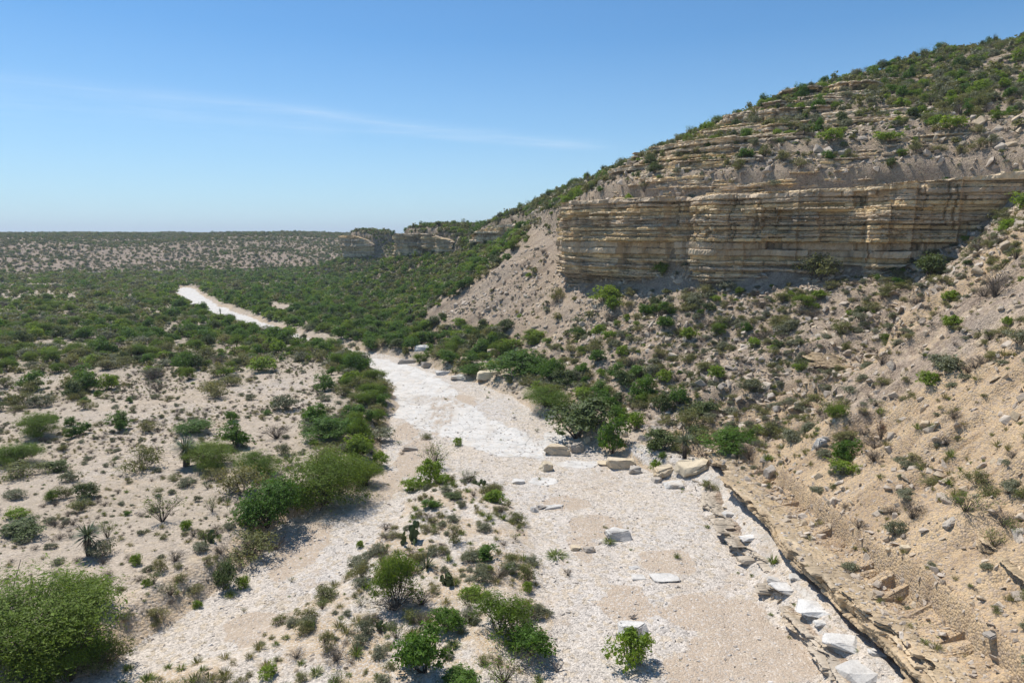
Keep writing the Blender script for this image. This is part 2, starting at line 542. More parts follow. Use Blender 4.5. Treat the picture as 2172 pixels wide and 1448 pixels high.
class Acc:
    """collects vertices and quads/tris"""
    def __init__(self):
        self.V = []; self.Q = []; self.T = []; self.n = 0

    def add(self, V, Q=None, T=None):
        V = np.asarray(V, float)
        if Q is not None and len(Q): self.Q.append(np.asarray(Q) + self.n)
        if T is not None and len(T): self.T.append(np.asarray(T) + self.n)
        self.V.append(V); self.n += len(V)

    def arrays(self):
        V = np.vstack(self.V)
        Q = np.vstack(self.Q) if self.Q else np.zeros((0, 4), int)
        T = np.vstack(self.T) if self.T else np.zeros((0, 3), int)
        return V, Q, T

    def mesh(self, name, mat, smooth=False):
        V, Q, T = self.arrays()
        return mesh_from(name, V, [Q, T], [mat], None, smooth)

    def tube(self, path, r0, r1, k=4):
        path = np.asarray(path, float); n = len(path)
        d = np.gradient(path, axis=0)
        d /= np.linalg.norm(d, axis=1, keepdims=True) + 1e-9
        a = np.cross(d, [.31, .77, .13]); a /= np.linalg.norm(a, axis=1, keepdims=True) + 1e-9
        c = np.cross(d, a)
        ang = np.arange(k) * 2 * PI / k
        rr = np.linspace(r0, r1, n)[:, None, None]
        V = path[:, None, :] + rr * (np.cos(ang)[None, :, None] * a[:, None, :] + np.sin(ang)[None, :, None] * c[:, None, :])
        Q = []
        for i in range(n - 1):
            for j in range(k):
                Q.append((i * k + j, i * k + (j + 1) % k, (i + 1) * k + (j + 1) % k, (i + 1) * k + j))
        self.add(V.reshape(-1, 3), Q)


def join_mesh(name, parts):
    """parts: (Acc, material); one mesh with several materials"""
    Vs = []; Qs = []; Ts = []; mq = []; mt = []; n = 0; mats = []
    for i, (a, m) in enumerate(parts):
        V, Q, T = a.arrays()
        Vs.append(V); Qs.append(Q + n); Ts.append(T + n); n += len(V)
        mq += [i] * len(Q); mt += [i] * len(T); mats.append(m)
    return mesh_from(name, np.vstack(Vs), [np.vstack(Qs), np.vstack(Ts)], mats, mq + mt)


def leaves(acc, C, size, aspect, g, up=.35, outward=None, jit=.4):
    """one small diamond leaf (spray of leaflets) at each point of C"""
    n = len(C)
    nr = g.normal(size=(n, 3)); nr[:, 2] = np.abs(nr[:, 2]) + up
    if outward is not None:
        nr = nr * .75 + outward * .9
    nr /= np.linalg.norm(nr, axis=1, keepdims=True)
    a = np.cross(nr, g.normal(size=(n, 3))); a /= np.linalg.norm(a, axis=1, keepdims=True) + 1e-9
    b = np.cross(nr, a)
    s = size * np.exp(g.normal(size=(n, 1)) * jit)
    w = s * aspect
    V = np.stack([C - a * s, C + b * w + nr * s * .12, C + a * s, C - b * w + nr * s * .12], 1).reshape(-1, 3)
    Q = np.arange(n * 4).reshape(n, 4)
    acc.add(V, Q)


def blob_dirs(n, g, zmin=-.25):
    d = g.normal(size=(n * 3, 3)); d /= np.linalg.norm(d, axis=1, keepdims=True)
    d = d[d[:, 2] > zmin][:n]
    return d


# every plant prototype is about 1 unit wide
def leafy(seed, h, nl, per, leaf, aspect, lobes=8, fill=.35, stem_n=7, gap=.0, spread=.075, lift=.12, flat_top=False, stem_r=.016, twig_more=0):
    g = np.random.default_rng(seed)
    cr = Acc(); st = Acc()
    LC = []
    for i in range(lobes):
        a = g.uniform(0, 2 * PI); q = math.sqrt((i + .5) / lobes) * .36
        dome = h * math.sqrt(max(.05, 1 - (q / .50) ** 2)) * .80
        zz = g.uniform(.42, 1.0) * dome * .85
        if flat_top: zz = g.uniform(.6, 1.0) * dome * .95
        if i % 3 == 2: zz = h * g.uniform(.16, .3)
        LC.append((q * math.cos(a), q * math.sin(a), zz, g.uniform(.10, .26)))
    LC = np.array(LC)
    k = nl
    li = g.integers(0, lobes, k)
    d = blob_dirs(k, g, -.35)[:k]
    k = len(d); li = li[:k]
    rr = np.where(g.random(k) < fill, g.uniform(.3, .95, k), g.uniform(.82, 1.12, k))[:, None]
    far_out = g.random(k) < .13
    rr = np.where(far_out[:, None], rr * g.uniform(1.15, 1.55, (k, 1)), rr)
    cen = LC[li, :3] + d * rr * LC[li, 3:4] * np.array([1.05, 1.05, .8 * min(1.3, h / .75)])
    cen[:, 2] = np.abs(cen[:, 2]) + .02 * h
    P = np.repeat(cen, per, 0) + g.normal(size=(k * per, 3)) * spread * np.array([1, 1, .65])
    O = np.repeat(d, per, 0)
    P[:, 2] = np.maximum(P[:, 2], .015)
    leaves(cr, P, leaf, aspect, g, .3, O)
    for i in range(stem_n):
        c = LC[i % lobes, :3] + g.normal(size=3) * .05
        a = g.uniform(0, 2 * PI)
        b0 = np.array([math.cos(a) * .03, math.sin(a) * .03, -.05])
        m1 = b0 * .6 + c * .4 + g.normal(size=3) * .03
        st.tube([b0, m1, c], stem_r, stem_r * .4, 4)
        for _ in range(2 + twig_more):
            e = c + g.normal(size=3) * np.array([.14, .14, .1]) + np.array([0, 0, .04])
            st.tube([m1 * .35 + c * .65, (m1 + e) / 2 + g.normal(size=3) * .02, e], stem_r * .5, stem_r * .2, 3)
    return cr, st


def twiggy(seed, h, n, r=.009, lean=.75, leafn=0, leaf=.02):
    g = np.random.default_rng(seed)
    st = Acc(); cr = Acc(); ends = []
    for i in range(n):
        a = g.uniform(0, 2 * PI); q = g.uniform(.1, .5) * lean
        e = np.array([q * math.cos(a), q * math.sin(a), h * g.uniform(.5, 1.0) * (1 - .35 * q)])
        m = e * .5 + np.array([0, 0, .05]) + g.normal(size=3) * .04
        st.tube([(0, 0, -.03), m, e], r, r * .45, 3)
        ends += [e, m * .4 + e * .6]
        for _ in range(3):
            e2 = e + g.normal(size=3) * np.array([.09, .09, .07])
            st.tube([m * .5 + e * .5, (m + e + e2) / 3 + g.normal(size=3) * .01, e2], r * .55, r * .3, 3)
            ends.append(e2)
    if leafn:
        E = np.array(ends)
        P = E[g.integers(0, len(E), leafn)] + g.normal(size=(leafn, 3)) * .045
        P[:, 2] = np.maximum(P[:, 2], .03)
        leaves(cr, P, leaf, .35, g, .3)
    return cr, st


def blades(acc, g, n, length, width, base_r, tilt, z0=0, droop=.25, tmin=0.0):
    for i in range(n):
        a = g.uniform(0, 2 * PI); t = tmin + (tilt - tmin) * math.sqrt(g.random())
        L = length * g.uniform(.65, 1.1); w = width * g.uniform(.7, 1.2)
        d = np.array([math.cos(a) * math.sin(t), math.sin(a) * math.sin(t), math.cos(t)])
        s = np.array([-math.sin(a), math.cos(a), 0]) * w
        b = np.array([math.cos(a + .5) * base_r * g.random(), math.sin(a + .5) * base_r * g.random(), z0])
        m = b + d * L * .55
        e = b + d * L + np.array([0, 0, -droop * L * math.sin(t)])
        V = [b - s * .7, b + s * .7, m + s, m - s, e]
        acc.add(V, [(0, 1, 2, 3)], [(3, 2, 4)])


def grass(seed, n=80, wide=.014):
    g = np.random.default_rng(seed); a = Acc()
    blades(a, g, n, .72, wide, .16, 1.0, -.02, .35)
    return a


def yucca(seed):
    g = np.random.default_rng(seed)
    tr = Acc(); ro = Acc(); sk = Acc()
    tr.tube([(0, 0, -.1), (.02, .01, .3), (.0, .03, .62)], .10, .085, 8)
    blades(ro, g, 110, .55, .016, .05, 1.75, .62, .05)
    blades(sk, g, 55, .46, .016, .07, 2.75, .58, .0, 1.75)
    return tr, ro, sk


def agave(seed):
    g = np.random.default_rng(seed); a = Acc()
    blades(a, g, 44, .55, .026, .05, 1.45, 0, .05)
    return a


_ico = None
def ico():
    global _ico
    if _ico is None:
        bm = bmesh.new(); bmesh.ops.create_icosphere(bm, subdivisions=2, radius=1)
        V = np.array([v.co for v in bm.verts]); T = np.array([[v.index for v in f.verts] for f in bm.faces]); bm.free()
        _ico = (V, T)
    return _ico


def cactus(seed):
    g = np.random.default_rng(seed); a = Acc(); V, T = ico()
    tips = []
    for i in range(11):
        q = g.uniform(.05, .36); an = g.uniform(0, 2 * PI)
        tips.append((np.array([q * math.cos(an), q * math.sin(an), 0.0]), 0))
    for _ in range(42):
        k = g.integers(0, len(tips)); p, lvl = tips[k]
        if lvl > 3: continue
        s = g.uniform(.075, .11)
        E = Euler((g.normal() * .5, g.normal() * .5, g.uniform(0, 2 * PI))).to_matrix()
        W = (V * np.array([s, s * .22, s * 1.25]) + np.array([0, 0, s * 1.05])) @ np.array(E).T
        a.add(W + p, None, T)
        tips.append((p + np.array(E) @ np.array([0, 0, s * 2.1]), lvl + 1))
    return a


def rock_mesh(name, seed, sx, sy, sz, mat, n=16, blocky=.6, sub=True):
    """an angular, worn block of bedded limestone"""
    g = np.random.default_rng(seed)
    bm = bmesh.new()
    for i in range(n):
        p = g.uniform(-1, 1, 3)
        q = np.sign(p) * np.power(np.abs(p), 1 - blocky)
        q[:2] *= 1 - .18 * g.random() * (1 + q[2])
        bm.verts.new((q[0] * sx * .5, q[1] * sy * .5, q[2] * sz * .5))
    res = bmesh.ops.convex_hull(bm, input=bm.verts)
    bmesh.ops.delete(bm, geom=[e for e in res['geom_interior'] if isinstance(e, bmesh.types.BMVert)], context='VERTS')
    bmesh.ops.dissolve_limit(bm, angle_limit=R(9), verts=bm.verts, edges=bm.edges)
    try:
        bmesh.ops.bevel(bm, geom=list(bm.edges), offset=min(sx, sy, sz) * (.11 if sub else .055), segments=2 if sub else 1, affect='EDGES', clamp_overlap=True)
    except Exception:
        pass
    bmesh.ops.triangulate(bm, faces=bm.faces)
    if sub:
        bmesh.ops.subdivide_edges(bm, edges=[e for e in bm.edges if e.calc_length() > .22 * max(sx, sy)], cuts=1)
        bmesh.ops.triangulate(bm, faces=bm.faces)
        for v in bm.verts:
            c = np.array(v.co) / max(sx, sy)
            k = float(pn(np.array([c[0] * 6 + seed]), np.array([c[1] * 6 + c[2] * 9]), seed)[0])
            v.co += v.normal * k * .05 * max(sx, sy) if v.normal.length else Vector()
    me = bpy.data.meshes.new(name); bm.to_mesh(me); bm.free()
    me.materials.append(mat)
    return me


# ------------------------------------------------------------------ terrain meshes, split into riverbed / ground / hillside / distant hills
def build_terrain():
    dB, dI, dF, dC, pC, dM = GF
    x, y = GX, GY
    bed = ((dB > 0) | ((dF > -3.4) & (y < 60) & (y > 0))) & (dF < .15)
    hill = (dF >= .15) & (dM < 0)
    far = dM >= 0
    islm = (dI > .2) & bed
    # mask attributes
    en = fbm(x * .5, y * .5, 3, 91) * .35

    def ell(lst):
        o = np.zeros_like(x)
        for u, v, a, b in lst:
            c = flat([(u, v)])[0]; t = math.hypot(c[0], c[1])
            p2 = flat([(u, v + b)])[0]
            ry = abs(c[1] - p2[1]) + .1; rx = a * t / FPX
            q = np.sqrt(((x - c[0]) / rx) ** 2 + ((y - c[1]) / ry) ** 2) + en
            o = np.maximum(o, sstep(1.25, .75, q))
        return o
    sand = ell([(1268, 1116, 62, 24), (1235, 1160, 30, 28), (1330, 1285, 55, 48), (1420, 1190, 62, 26), (1510, 1300, 120, 45), (1610, 1380, 140, 70),
                (1200, 1068, 50, 14), (938, 872, 34, 48), (975, 850, 40, 16), (885, 965, 42, 45), (640, 1165, 48, 70), (560, 1330, 90, 40), (800, 1030, 60, 42), (1480, 1420, 90, 40), (860, 915, 30, 20)])
    sand = np.maximum(sand * .95, .22 + .34 * fbm(x * .07, y * .07, 3, 95))
    white = np.zeros_like(x)
    slabp = smooth_line(flat([(832, 830), (800, 795), (760, 760), (820, 762), (890, 782), (960, 822), (1010, 872), (1090, 908), (1180, 945), (1160, 978), (1060, 962), (990, 950),
                              (900, 905), (850, 890), (832, 830)]), 2)
    ds = np.full(x.shape, -50.0)
    bb = (x > -40) & (x < 20) & (y > 45) & (y < 125)
    ds[bb], _ = sdist(x[bb], y[bb], slabp)
    white = np.maximum(white, sstep(-1.2, 1.0, ds + fbm(x * .25, y * .25, 3, 97) * 1.6))
    white = np.maximum(white, sstep(118, 150, y) * .9)
    white = np.maximum(white, ell([(1225, 985, 45, 8), (1150, 1020, 35, 7), (1175, 930, 25, 14)]) * .95)
    white = white * (1 - ell([(938, 872, 30, 46), (975, 850, 40, 14), (905, 850, 45, 12)]) * .5)
    soil = np.zeros_like(x)
    soil = np.where(islm, .52 + .5 * fbm(x * .2, y * .2, 3, 101), soil)
    veg = np.zeros_like(x)
    # terrace
    ter = ~bed & ~hill & ~far
    bank_edge = sstep(-4, -.5, dB)
    soil = np.where(ter, .25 + .3 * bank_edge + .35 * fbm(x * .06, y * .06, 3, 103), soil)
    sandT = .5 + .45 * fbm(x * .05, y * .05, 3, 105)
    veg = np.where(ter, np.clip(brush_density(x, y, GF) * 1.1, 0, 1), veg)
    # hill: warm sandy soil low on the near slope, pinkish scree further along, litter higher up
    nearR = sstep(85, 45, y) * sstep(12, 45, y + x)
    soilH = .10 + .85 * nearR * sstep(-.5, .4, fbm(x * .07, y * .07, 3, 107) + .25) + .25 * fbm(x * .1, y * .1, 3, 109)
    soil = np.where(hill, soilH, soil)
    veg = np.where(hill, np.clip(.15 + .5 * sstep(0, 12, dC) + .7 * sstep(130, 170, y) - .45 * nearR, 0, 1), veg)
    white = np.where(hill, .30 * sstep(0, 10, dC) * sstep(220, 150, y), white)
    bench = sstep(-2.6, -2.2, dF) * sstep(60, 52, y) * (dF < .15)
    white = np.where(bench > .5, .36, white)
    veg = np.where(far, np.clip(.45 + .6 * sstep(30, 140, dM) + .5 * fbm(x * .02, y * .02, 3, 111), 0, 1), veg)
    sandA = np.where(bed, sand, np.where(ter, sandT, .3))
    white = np.where(ter | far, .0, white)
    white = np.where(islm, .0, white)
    V = np.stack([GX, GY, GZ], -1).reshape(-1, 3)
    idx = np.arange(NT * NR).reshape(NT, NR)
    Q = np.stack([idx[:-1, :-1], idx[1:, :-1], idx[1:, 1:], idx[:-1, 1:]], -1)
    Q = Q[..., ::-1]
    cls = np.zeros((NT, NR), int); cls[bed] = 1; cls[hill] = 2; cls[far] = 3
    qc = cls[:-1, :-1]
    for k, name, mat in ((0, 'ground', M['terrace']), (1, 'riverbed', M['bed']), (2, 'hillside', M['hill']), (3, 'distant_hills', M['mesa'])):
        q = Q[qc == k]
        used = np.unique(q)
        remap = np.zeros(NT * NR, int); remap[used] = np.arange(len(used))
        me = mesh_from(name, V[used], remap[q], [mat], None, True)
        for an, A in (('a_sand', sandA), ('a_white', white), ('a_soil', soil), ('a_veg', veg)):
            at = me.attributes.new(an, 'FLOAT', 'POINT')
            at.data.foreach_set('value', A.reshape(-1)[used].astype(np.float32))
        tag(link(name, me), kind='structure')


def brush_density(x, y, F):
    """0..1 cover of shrubs on the valley floor"""
    dB, dI, dF, dC, pC, dM = F
    r = np.hypot(x, y)
    n = fbm(x * .035, y * .05, 4, 121)
    n2 = fbm(x * .12, y * .12, 3, 123)
    # the open sandy flat beside the near bed gives way to brush further off
    openness = sstep(108, 78, r + .12 * x + n2 * 10)
    c = .61 + .66 * n - .74 * openness + .25 * n2 * openness
    c = np.where(openness > .5, np.maximum(c, .05 + .22 * n2), c)
    # thicket along the left bank of the bed
    rip = sstep(-9, -4, dB) * sstep(.5, -.8, dB) * sstep(52, 60, y) * (dF < -4)
    c = np.maximum(c, .95 * rip)
    # valley floor to the right of the bed, beyond the near spur
    green = sstep(105, 125, y) * sstep(-60, -8, dF) * (x > -180)
    c = np.maximum(c, green * .95 * (dF < 2))
    # pale bare patches further off
    bare = sstep(.18, .45, fbm(x * .012 + 3, y * .03, 3, 125)) * sstep(120, 160, y) * (x < -60) * (dB < -8)
    c = c * (1 - .85 * bare)
    c = c * sstep(.2, -1.2, dB)
    c = c * (1 - sstep(112, 130, y) * sstep(-2.8, -.8, dB))
    return np.clip(c, 0, 1)


tick('grid')
build_terrain()
tick('terrain')


# ------------------------------------------------------------------ bedded cliffs
PAL = np.array([(.50, .42, .30), (.44, .375, .30), (.56, .485, .37), (.38, .33, .275), (.52, .39, .215), (.46, .40, .33), (.34, .295, .25), (.50, .375, .20), (.56, .49, .39), (.52, .43, .29)])


def resample(P, step):
    P = np.asarray(P, float)
    s = np.concatenate([[0], np.cumsum(np.linalg.norm(np.diff(P[:, :2], axis=0), axis=1))])
    n = max(8, int(s[-1] / step))
    t = np.linspace(0, s[-1], n)
    return np.stack([np.interp(t, s, P[:, k]) for k in range(P.shape[1])], 1), t


def strata(name, path, z0, z1, seed, step, mat, thick=(.25, .8), amp=.35, big=.8, base_cut=0.0, base_h=0.0, lip=0.0, taper=6.0, crack=.6, pal=PAL, cap_in=3.0,
           cracks=(), rows_per=4, dark_base=True, set_back=0.0, rough=.12, top_var=0.0, spec=None, scars=0, jag=.05, blocklen=(1.2, 6.0), facet=0.0, cap_floor=None, cap_soil=.15, cap_linear=False, tone_k=1.34):
    """a face of limestone beds along PATH (x, y; valley on its left hand), each bed broken into blocks with recessed bedding joints"""
    g = np.random.default_rng(seed)
    P, s = resample(path, step)
    n = len(P)
    d = np.gradient(P[:, :2], axis=0)
    k = max(3, int(5 / step)) | 1
    ker = np.ones(k) / k
    d = np.stack([np.convolve(np.pad(d[:, i], k // 2, 'edge'), ker, 'valid') for i in range(2)], 1)
    d /= np.linalg.norm(d, axis=1, keepdims=True)
    out = np.stack([-d[:, 1], d[:, 0]], 1)
    z0 = np.broadcast_to(np.asarray(z0, float), (n,)) if np.ndim(z0) == 0 else np.interp(np.linspace(0, 1, n), np.linspace(0, 1, len(z0)), z0)
    z1 = np.broadcast_to(np.asarray(z1, float), (n,)) if np.ndim(z1) == 0 else np.interp(np.linspace(0, 1, n), np.linspace(0, 1, len(z1)), z1)
    zlo, zhi = float(z0.min()), float(z1.max())
    zs = [zlo]
    while zs[-1] < zhi - thick[0] * .6:
        if spec:
            rel = (zs[-1] - zlo) / (zhi - zlo)
            a_, b_ = [q for q in spec if rel <= q[0]][0][1:]
        else:
            a_, b_ = thick
        zs.append(min(zhi, zs[-1] + a_ + (b_ - a_) * g.random() ** 1.6))
    end = np.minimum(s, s[-1] - s) / max(taper, .01)
    endin = -np.clip(1 - end, 0, 1) ** 1.5
    bigoff = big * fbm(s * .045, np.full(n, seed * 1.7), 3, seed) + big * .5 * fbm(s * .16, np.full(n, seed * .7), 2, seed + 3)
    sc = [(g.uniform(0, s[-1]), g.uniform(.12, .9) * (zhi - zlo), g.uniform(.8, 3.6), g.uniform(.3, 1.3), g.uniform(.35, 1.2)) for _ in range(scars)]
    fac = []
    for kb in range(5):
        fo = np.zeros(n); p = 0.0
        while p < s[-1]:
            ln = g.uniform(2.5, 11); fo[(s >= p) & (s < p + ln)] = g.normal(); p += ln
        fac.append(fo)
    jn = [(g.uniform(0, s[-1]), g.uniform(0, .75) * (zhi - zlo), g.uniform(1.2, 5.5), g.uniform(.18, .5)) for _ in range(int(scars * 1.3))]
    rows = []; cols = []
    for L in range(len(zs) - 1):
        a, b = zs[L], zs[L + 1]
        hh = b - a
        lo = g.normal() * amp * .55 + amp * .8 * fbm(s * .12, np.full(n, L * 3.3), 2, seed + 11)
        # blocks
        blk = np.zeros(n); gap = np.zeros(n); bc = np.ones(n); p = 0.0; blkz = np.zeros(n)
        while p < s[-1]:
            ln = g.uniform(*blocklen) * (.5 + hh)
            m = (s >= p) & (s < p + ln)
            blk[m] = g.normal() * rough + (-.35 * crack if g.random() < .07 else 0)
            bc[m] = g.uniform(.88, 1.08); blkz[m] = g.normal() * .03 * min(1, hh * 2)
            j = np.searchsorted(s, p)
            if 0 < j < n and g.random() < .6: gap[j] = -g.uniform(.03, .30) * crack
            p += ln
        o = bigoff + lo + blk + gap
        relh = (a + b) / 2 - zlo
        o = o + facet * (.6 * fac[0] + .7 * fac[1 + int(3.999 * relh / (zhi - zlo))])
        if base_h > 0 and relh < base_h:
            o = o - base_cut * (1 - .35 * relh / base_h) + .25 * fbm(s * .3, np.full(n, L), 2, seed + 5)
        if lip: o = o + lip * ((a + b) / 2 - zlo) / max(.1, zhi - zlo)
        o = o - set_back * relh
        for ss, sz, sw, sh, sd_ in sc:
            if abs(relh - sz) < sh: o = o - sd_ * sstep(sw, sw * .82, np.abs(s - ss + .5 * fbm(s * .5, np.full(n, L * 1.1), 2, seed + 61)))
        for js, jz, jh, jd in jn:
            if jz < relh < jz + jh:
                j = int(np.searchsorted(s, js + .18 * math.sin(L * .45)))
                if 1 < j < n - 1: o[j] -= jd; o[j + 1:j + 9] -= .12 * jd
        for cs, cw, cd in cracks:
            o = o - cd * np.exp(-((s - cs - .25 * (relh - 5) * .3) / cw) ** 2)
        ci = g.integers(0, len(pal)); col = pal[ci] * g.uniform(.85, 1.1)
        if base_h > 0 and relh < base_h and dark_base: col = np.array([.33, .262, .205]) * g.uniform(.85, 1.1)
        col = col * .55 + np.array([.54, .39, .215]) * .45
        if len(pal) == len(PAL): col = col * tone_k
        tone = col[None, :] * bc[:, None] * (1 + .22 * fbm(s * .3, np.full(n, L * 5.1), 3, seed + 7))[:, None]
        wob = .10 * fbm(s * .2, np.full(n, L * .9), 2, seed + 21) + blkz
        rec = g.uniform(.18, .68) * np.clip(.45 + 1.3 * fbm(s * .22, np.full(n, L * 4.1), 2, seed + 41), .08, 1.3)
        prof = [(.0, -rec), (.09, -.05), (.2, .0), (.55, g.uniform(-.02, .06)), (.88, .0), (1.0, -.09)]
        for fr, dx in prof:
            zz = a + hh * fr + wob * (0 if fr in (0,) else 1)
            rows.append((zz + np.zeros(n), o + dx + rough * .35 * fbm(s * 1.3, np.full(n, L * 2 + fr * 3), 2, seed + 31)))
            cols.append(tone * (.55 if fr == 0 else 1))
    nr = len(rows)
    Zr = np.array([r[0] for r in rows]); Or = np.array([r[1] for r in rows])
    # squeeze the stack into the local base and top, sink the ends into the hill
    fz = (Zr - zlo) / (zhi - zlo)
    loc0, loc1 = z0[None, :], z1[None, :]
    Zf = np.clip(Zr, loc0 - .4, loc1)
    loc1 = loc1 + top_var * (fbm(s * .17, np.full(n, seed * .3), 3, seed + 51) + .4 * fbm(s * .7, np.full(n, seed * .3), 2, seed + 53))[None, :]
    above = np.maximum(Zr - loc1, 0)
    Of = Or + endin[None, :] * 3.2 - above * 1.2
    X = P[None, :, 0] + out[None, :, 0] * Of
    Y = P[None, :, 1] + out[None, :, 1] * Of
    # cap running back until it meets the ground
    caps = []
    for fr in (.12, .45, 1.0):
        cx, cy = X[-1] - out[:, 0] * cap_in * fr, Y[-1] - out[:, 1] * cap_in * fr
        hz = height(cx, cy)
        if cap_floor is not None: hz = np.maximum(hz, cap_floor)
        zl = Zf[-1] * (1 - fr) + (hz - .12) * fr
        caps.append((cx, cy, zl if cap_linear else np.minimum(Zf[-1] + .02 + .1 * fr, zl)))
    X = np.vstack([X] + [c[0][None] for c in caps]); Y = np.vstack([Y] + [c[1][None] for c in caps]); Zf = np.vstack([Zf] + [c[2][None] for c in caps])
    C = np.array(cols + [cols[-1]] * 3)
    V = np.stack([X, Y, Zf], -1).reshape(-1, 3)
    V += g.normal(size=V.shape) * jag * np.array([1, 1, .55])
    nr += 2
    nr += 1
    idx = np.arange(nr * n).reshape(nr, n)
    Q = np.stack([idx[:-1, :-1], idx[:-1, 1:], idx[1:, 1:], idx[1:, :-1]], -1).reshape(-1, 4)[:, ::-1]
    mi = np.zeros((nr - 1, n - 1), int); mi[-2:] = 1
    me = mesh_from(name, V, Q, [mat, M['hill']], mi.ravel(), False)
    at = me.attributes.new('a_soil', 'FLOAT', 'POINT'); at.data.foreach_set('value', np.full(len(V), cap_soil, np.float32))
    at = me.attributes.new('layer', 'FLOAT_COLOR', 'POINT')
    cc = np.ones((len(V), 4), np.float32); cc[:, :3] = np.clip(C.reshape(-1, 3), .02, .85)
    at.data.foreach_set('color', cc.ravel())
    return tag(link(name, me), kind='structure')


def cliff_between(a, b):
    """stretch of the cliff line between two x,y points"""
    L = CLIFF_S
    i = int(np.argmin(np.hypot(L[:, 0] - a[0], L[:, 1] - a[1]))); j = int(np.argmin(np.hypot(L[:, 0] - b[0], L[:, 1] - b[1])))
    return L[i:j + 1]


def contour_path(seg, z, dmax=70, step=.5):
    """line on the hill at height z, found inland from each point of a stretch of the cliff line"""
    P, s = resample(seg[:, :2], step)
    d = np.gradient(P, axis=0); k = 21; ker = np.ones(k) / k
    d = np.stack([np.convolve(np.pad(d[:, i], k // 2, 'edge'), ker, 'valid') for i in range(2)], 1)
    d /= np.linalg.norm(d, axis=1, keepdims=True)
    inn = np.stack([d[:, 1], -d[:, 0]], 1)
    dd = np.linspace(2.6, dmax, 140)
    X = P[:, None, 0] + inn[:, None, 0] * dd; Y = P[:, None, 1] + inn[:, None, 1] * dd
    H = height(X.ravel(), Y.ravel(), False).reshape(X.shape)
    k = np.argmax(H >= z, axis=1)
    okc = (H >= z).any(1) & (H[:, 0] < z)
    run = np.flatnonzero(okc)
    if len(run) < 25: raise ValueError('no contour')
    a_, b_ = run[0], run[-1] + 1
    P, X, Y, k = P[a_:b_], X[a_:b_], Y[a_:b_], k[a_:b_]
    k = np.where(okc[a_:b_], k, np.interp(np.arange(len(k)), np.flatnonzero(okc[a_:b_]), k[okc[a_:b_]]).astype(int))
    Q = np.stack([X[np.arange(len(P)), k], Y[np.arange(len(P)), k]], 1)
    kk = 15; ker = np.ones(kk) / kk
    return np.stack([np.convolve(np.pad(Q[:, i], kk // 2, 'edge'), ker, 'valid') for i in range(2)], 1)


main = cliff_between((56, 72), (10.5, 128))
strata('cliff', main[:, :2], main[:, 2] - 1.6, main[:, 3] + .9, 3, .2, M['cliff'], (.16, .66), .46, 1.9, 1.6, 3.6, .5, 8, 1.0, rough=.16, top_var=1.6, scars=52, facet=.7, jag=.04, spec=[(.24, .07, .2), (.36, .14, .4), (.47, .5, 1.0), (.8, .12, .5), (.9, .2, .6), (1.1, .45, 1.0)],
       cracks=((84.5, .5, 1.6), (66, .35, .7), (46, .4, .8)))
# broken ledges that step back above the main cliff
gl = np.random.default_rng(8)
up_line = cliff_between((55, 74), (9.4, 122))
tot = len(up_line); made = 0
for i in range(190):
    z = 25.2 + (4.5 * gl.random() if gl.random() < .42 else 27 * gl.random() ** 1.2)
    c0 = gl.random() ** .8
    ln = gl.uniform(.10, .34)
    nose = i % 3 == 0
    if nose:
        c0 = gl.uniform(.82, 1.0); z = gl.uniform(25, 39); ln = gl.uniform(.16, .36)
    if z > 36 and not nose: c0 *= .85
    a0 = int(np.clip((1 - c0) * 0 + c0 * (1 - ln), 0, 1) * (tot - 8)); a1 = min(tot - 1, a0 + max(6, int(ln * tot)))
    seg = up_line[a0:a1 + 1]
    try:
        p = contour_path(seg, z)
    except Exception:
        continue
    L = float(np.linalg.norm(np.diff(p, axis=0), axis=1).sum())
    if L < 4 or L > 45: continue
    strata('rock_ledge', p, z - .7, z + gl.uniform(.3, 1.25) * (1.5 if nose else 1), 200 + i, .26, M['cliff'], (.16, .48), .42, .7, 0, 0, 0, min(4, L * .3), .9, cap_in=gl.uniform(2.2, 3.4), set_back=.5, rough=.26, top_var=.5)
    made += 1
    if made >= 84: break
nose_line = cliff_between((30, 87), (8.6, 119))
for i, (z, hgt) in enumerate([(26.2, 2.2), (28.8, 1.9), (31.2, 2.3), (33.8, 1.8), (36.4, 2.4), (39.4, 1.8), (42.5, 2.0)]):
    seg = nose_line if i < 3 else cliff_between((30 + 4 * (i - 2), 87 - 1.5 * (i - 2)), (12, 107))
    try:
        p = contour_path(seg, z)
    except Exception:
        continue
    strata('rock_ledge', p, z - .8, z + hgt, 500 + i, .24, M['cliff'], (.14, .55), .4, 1.0, 0, 0, 0, 4, 1.0, cap_in=3.4, set_back=.3, rough=.26, top_var=.8, facet=.45, scars=8)
# cliffs of the farther spurs
for a, b, sd, nm, ck in (((4, 184), (-16, 205), 41, 'cliff', ((12, .6, 1.0),)), ((-20.5, 213), (-41, 238), 43, 'cliff', ((9, .7, 1.2), (16, .5, 1.0))),
                         ((-66, 320), (-84, 344), 47, 'cliff', ((12, .9, 1.5),))):
    seg = cliff_between(a, b)
    strata(nm, seg[:, :2], seg[:, 2] - 2.5, seg[:, 3] + .6, sd, .4, M['cliff'], (.3, 1.0), .6, 1.6, 1.6, 3.2, .8, 7, 1.0, cracks=ck, rough=.25, top_var=1.0, facet=.5, scars=12, tone_k=1.3)
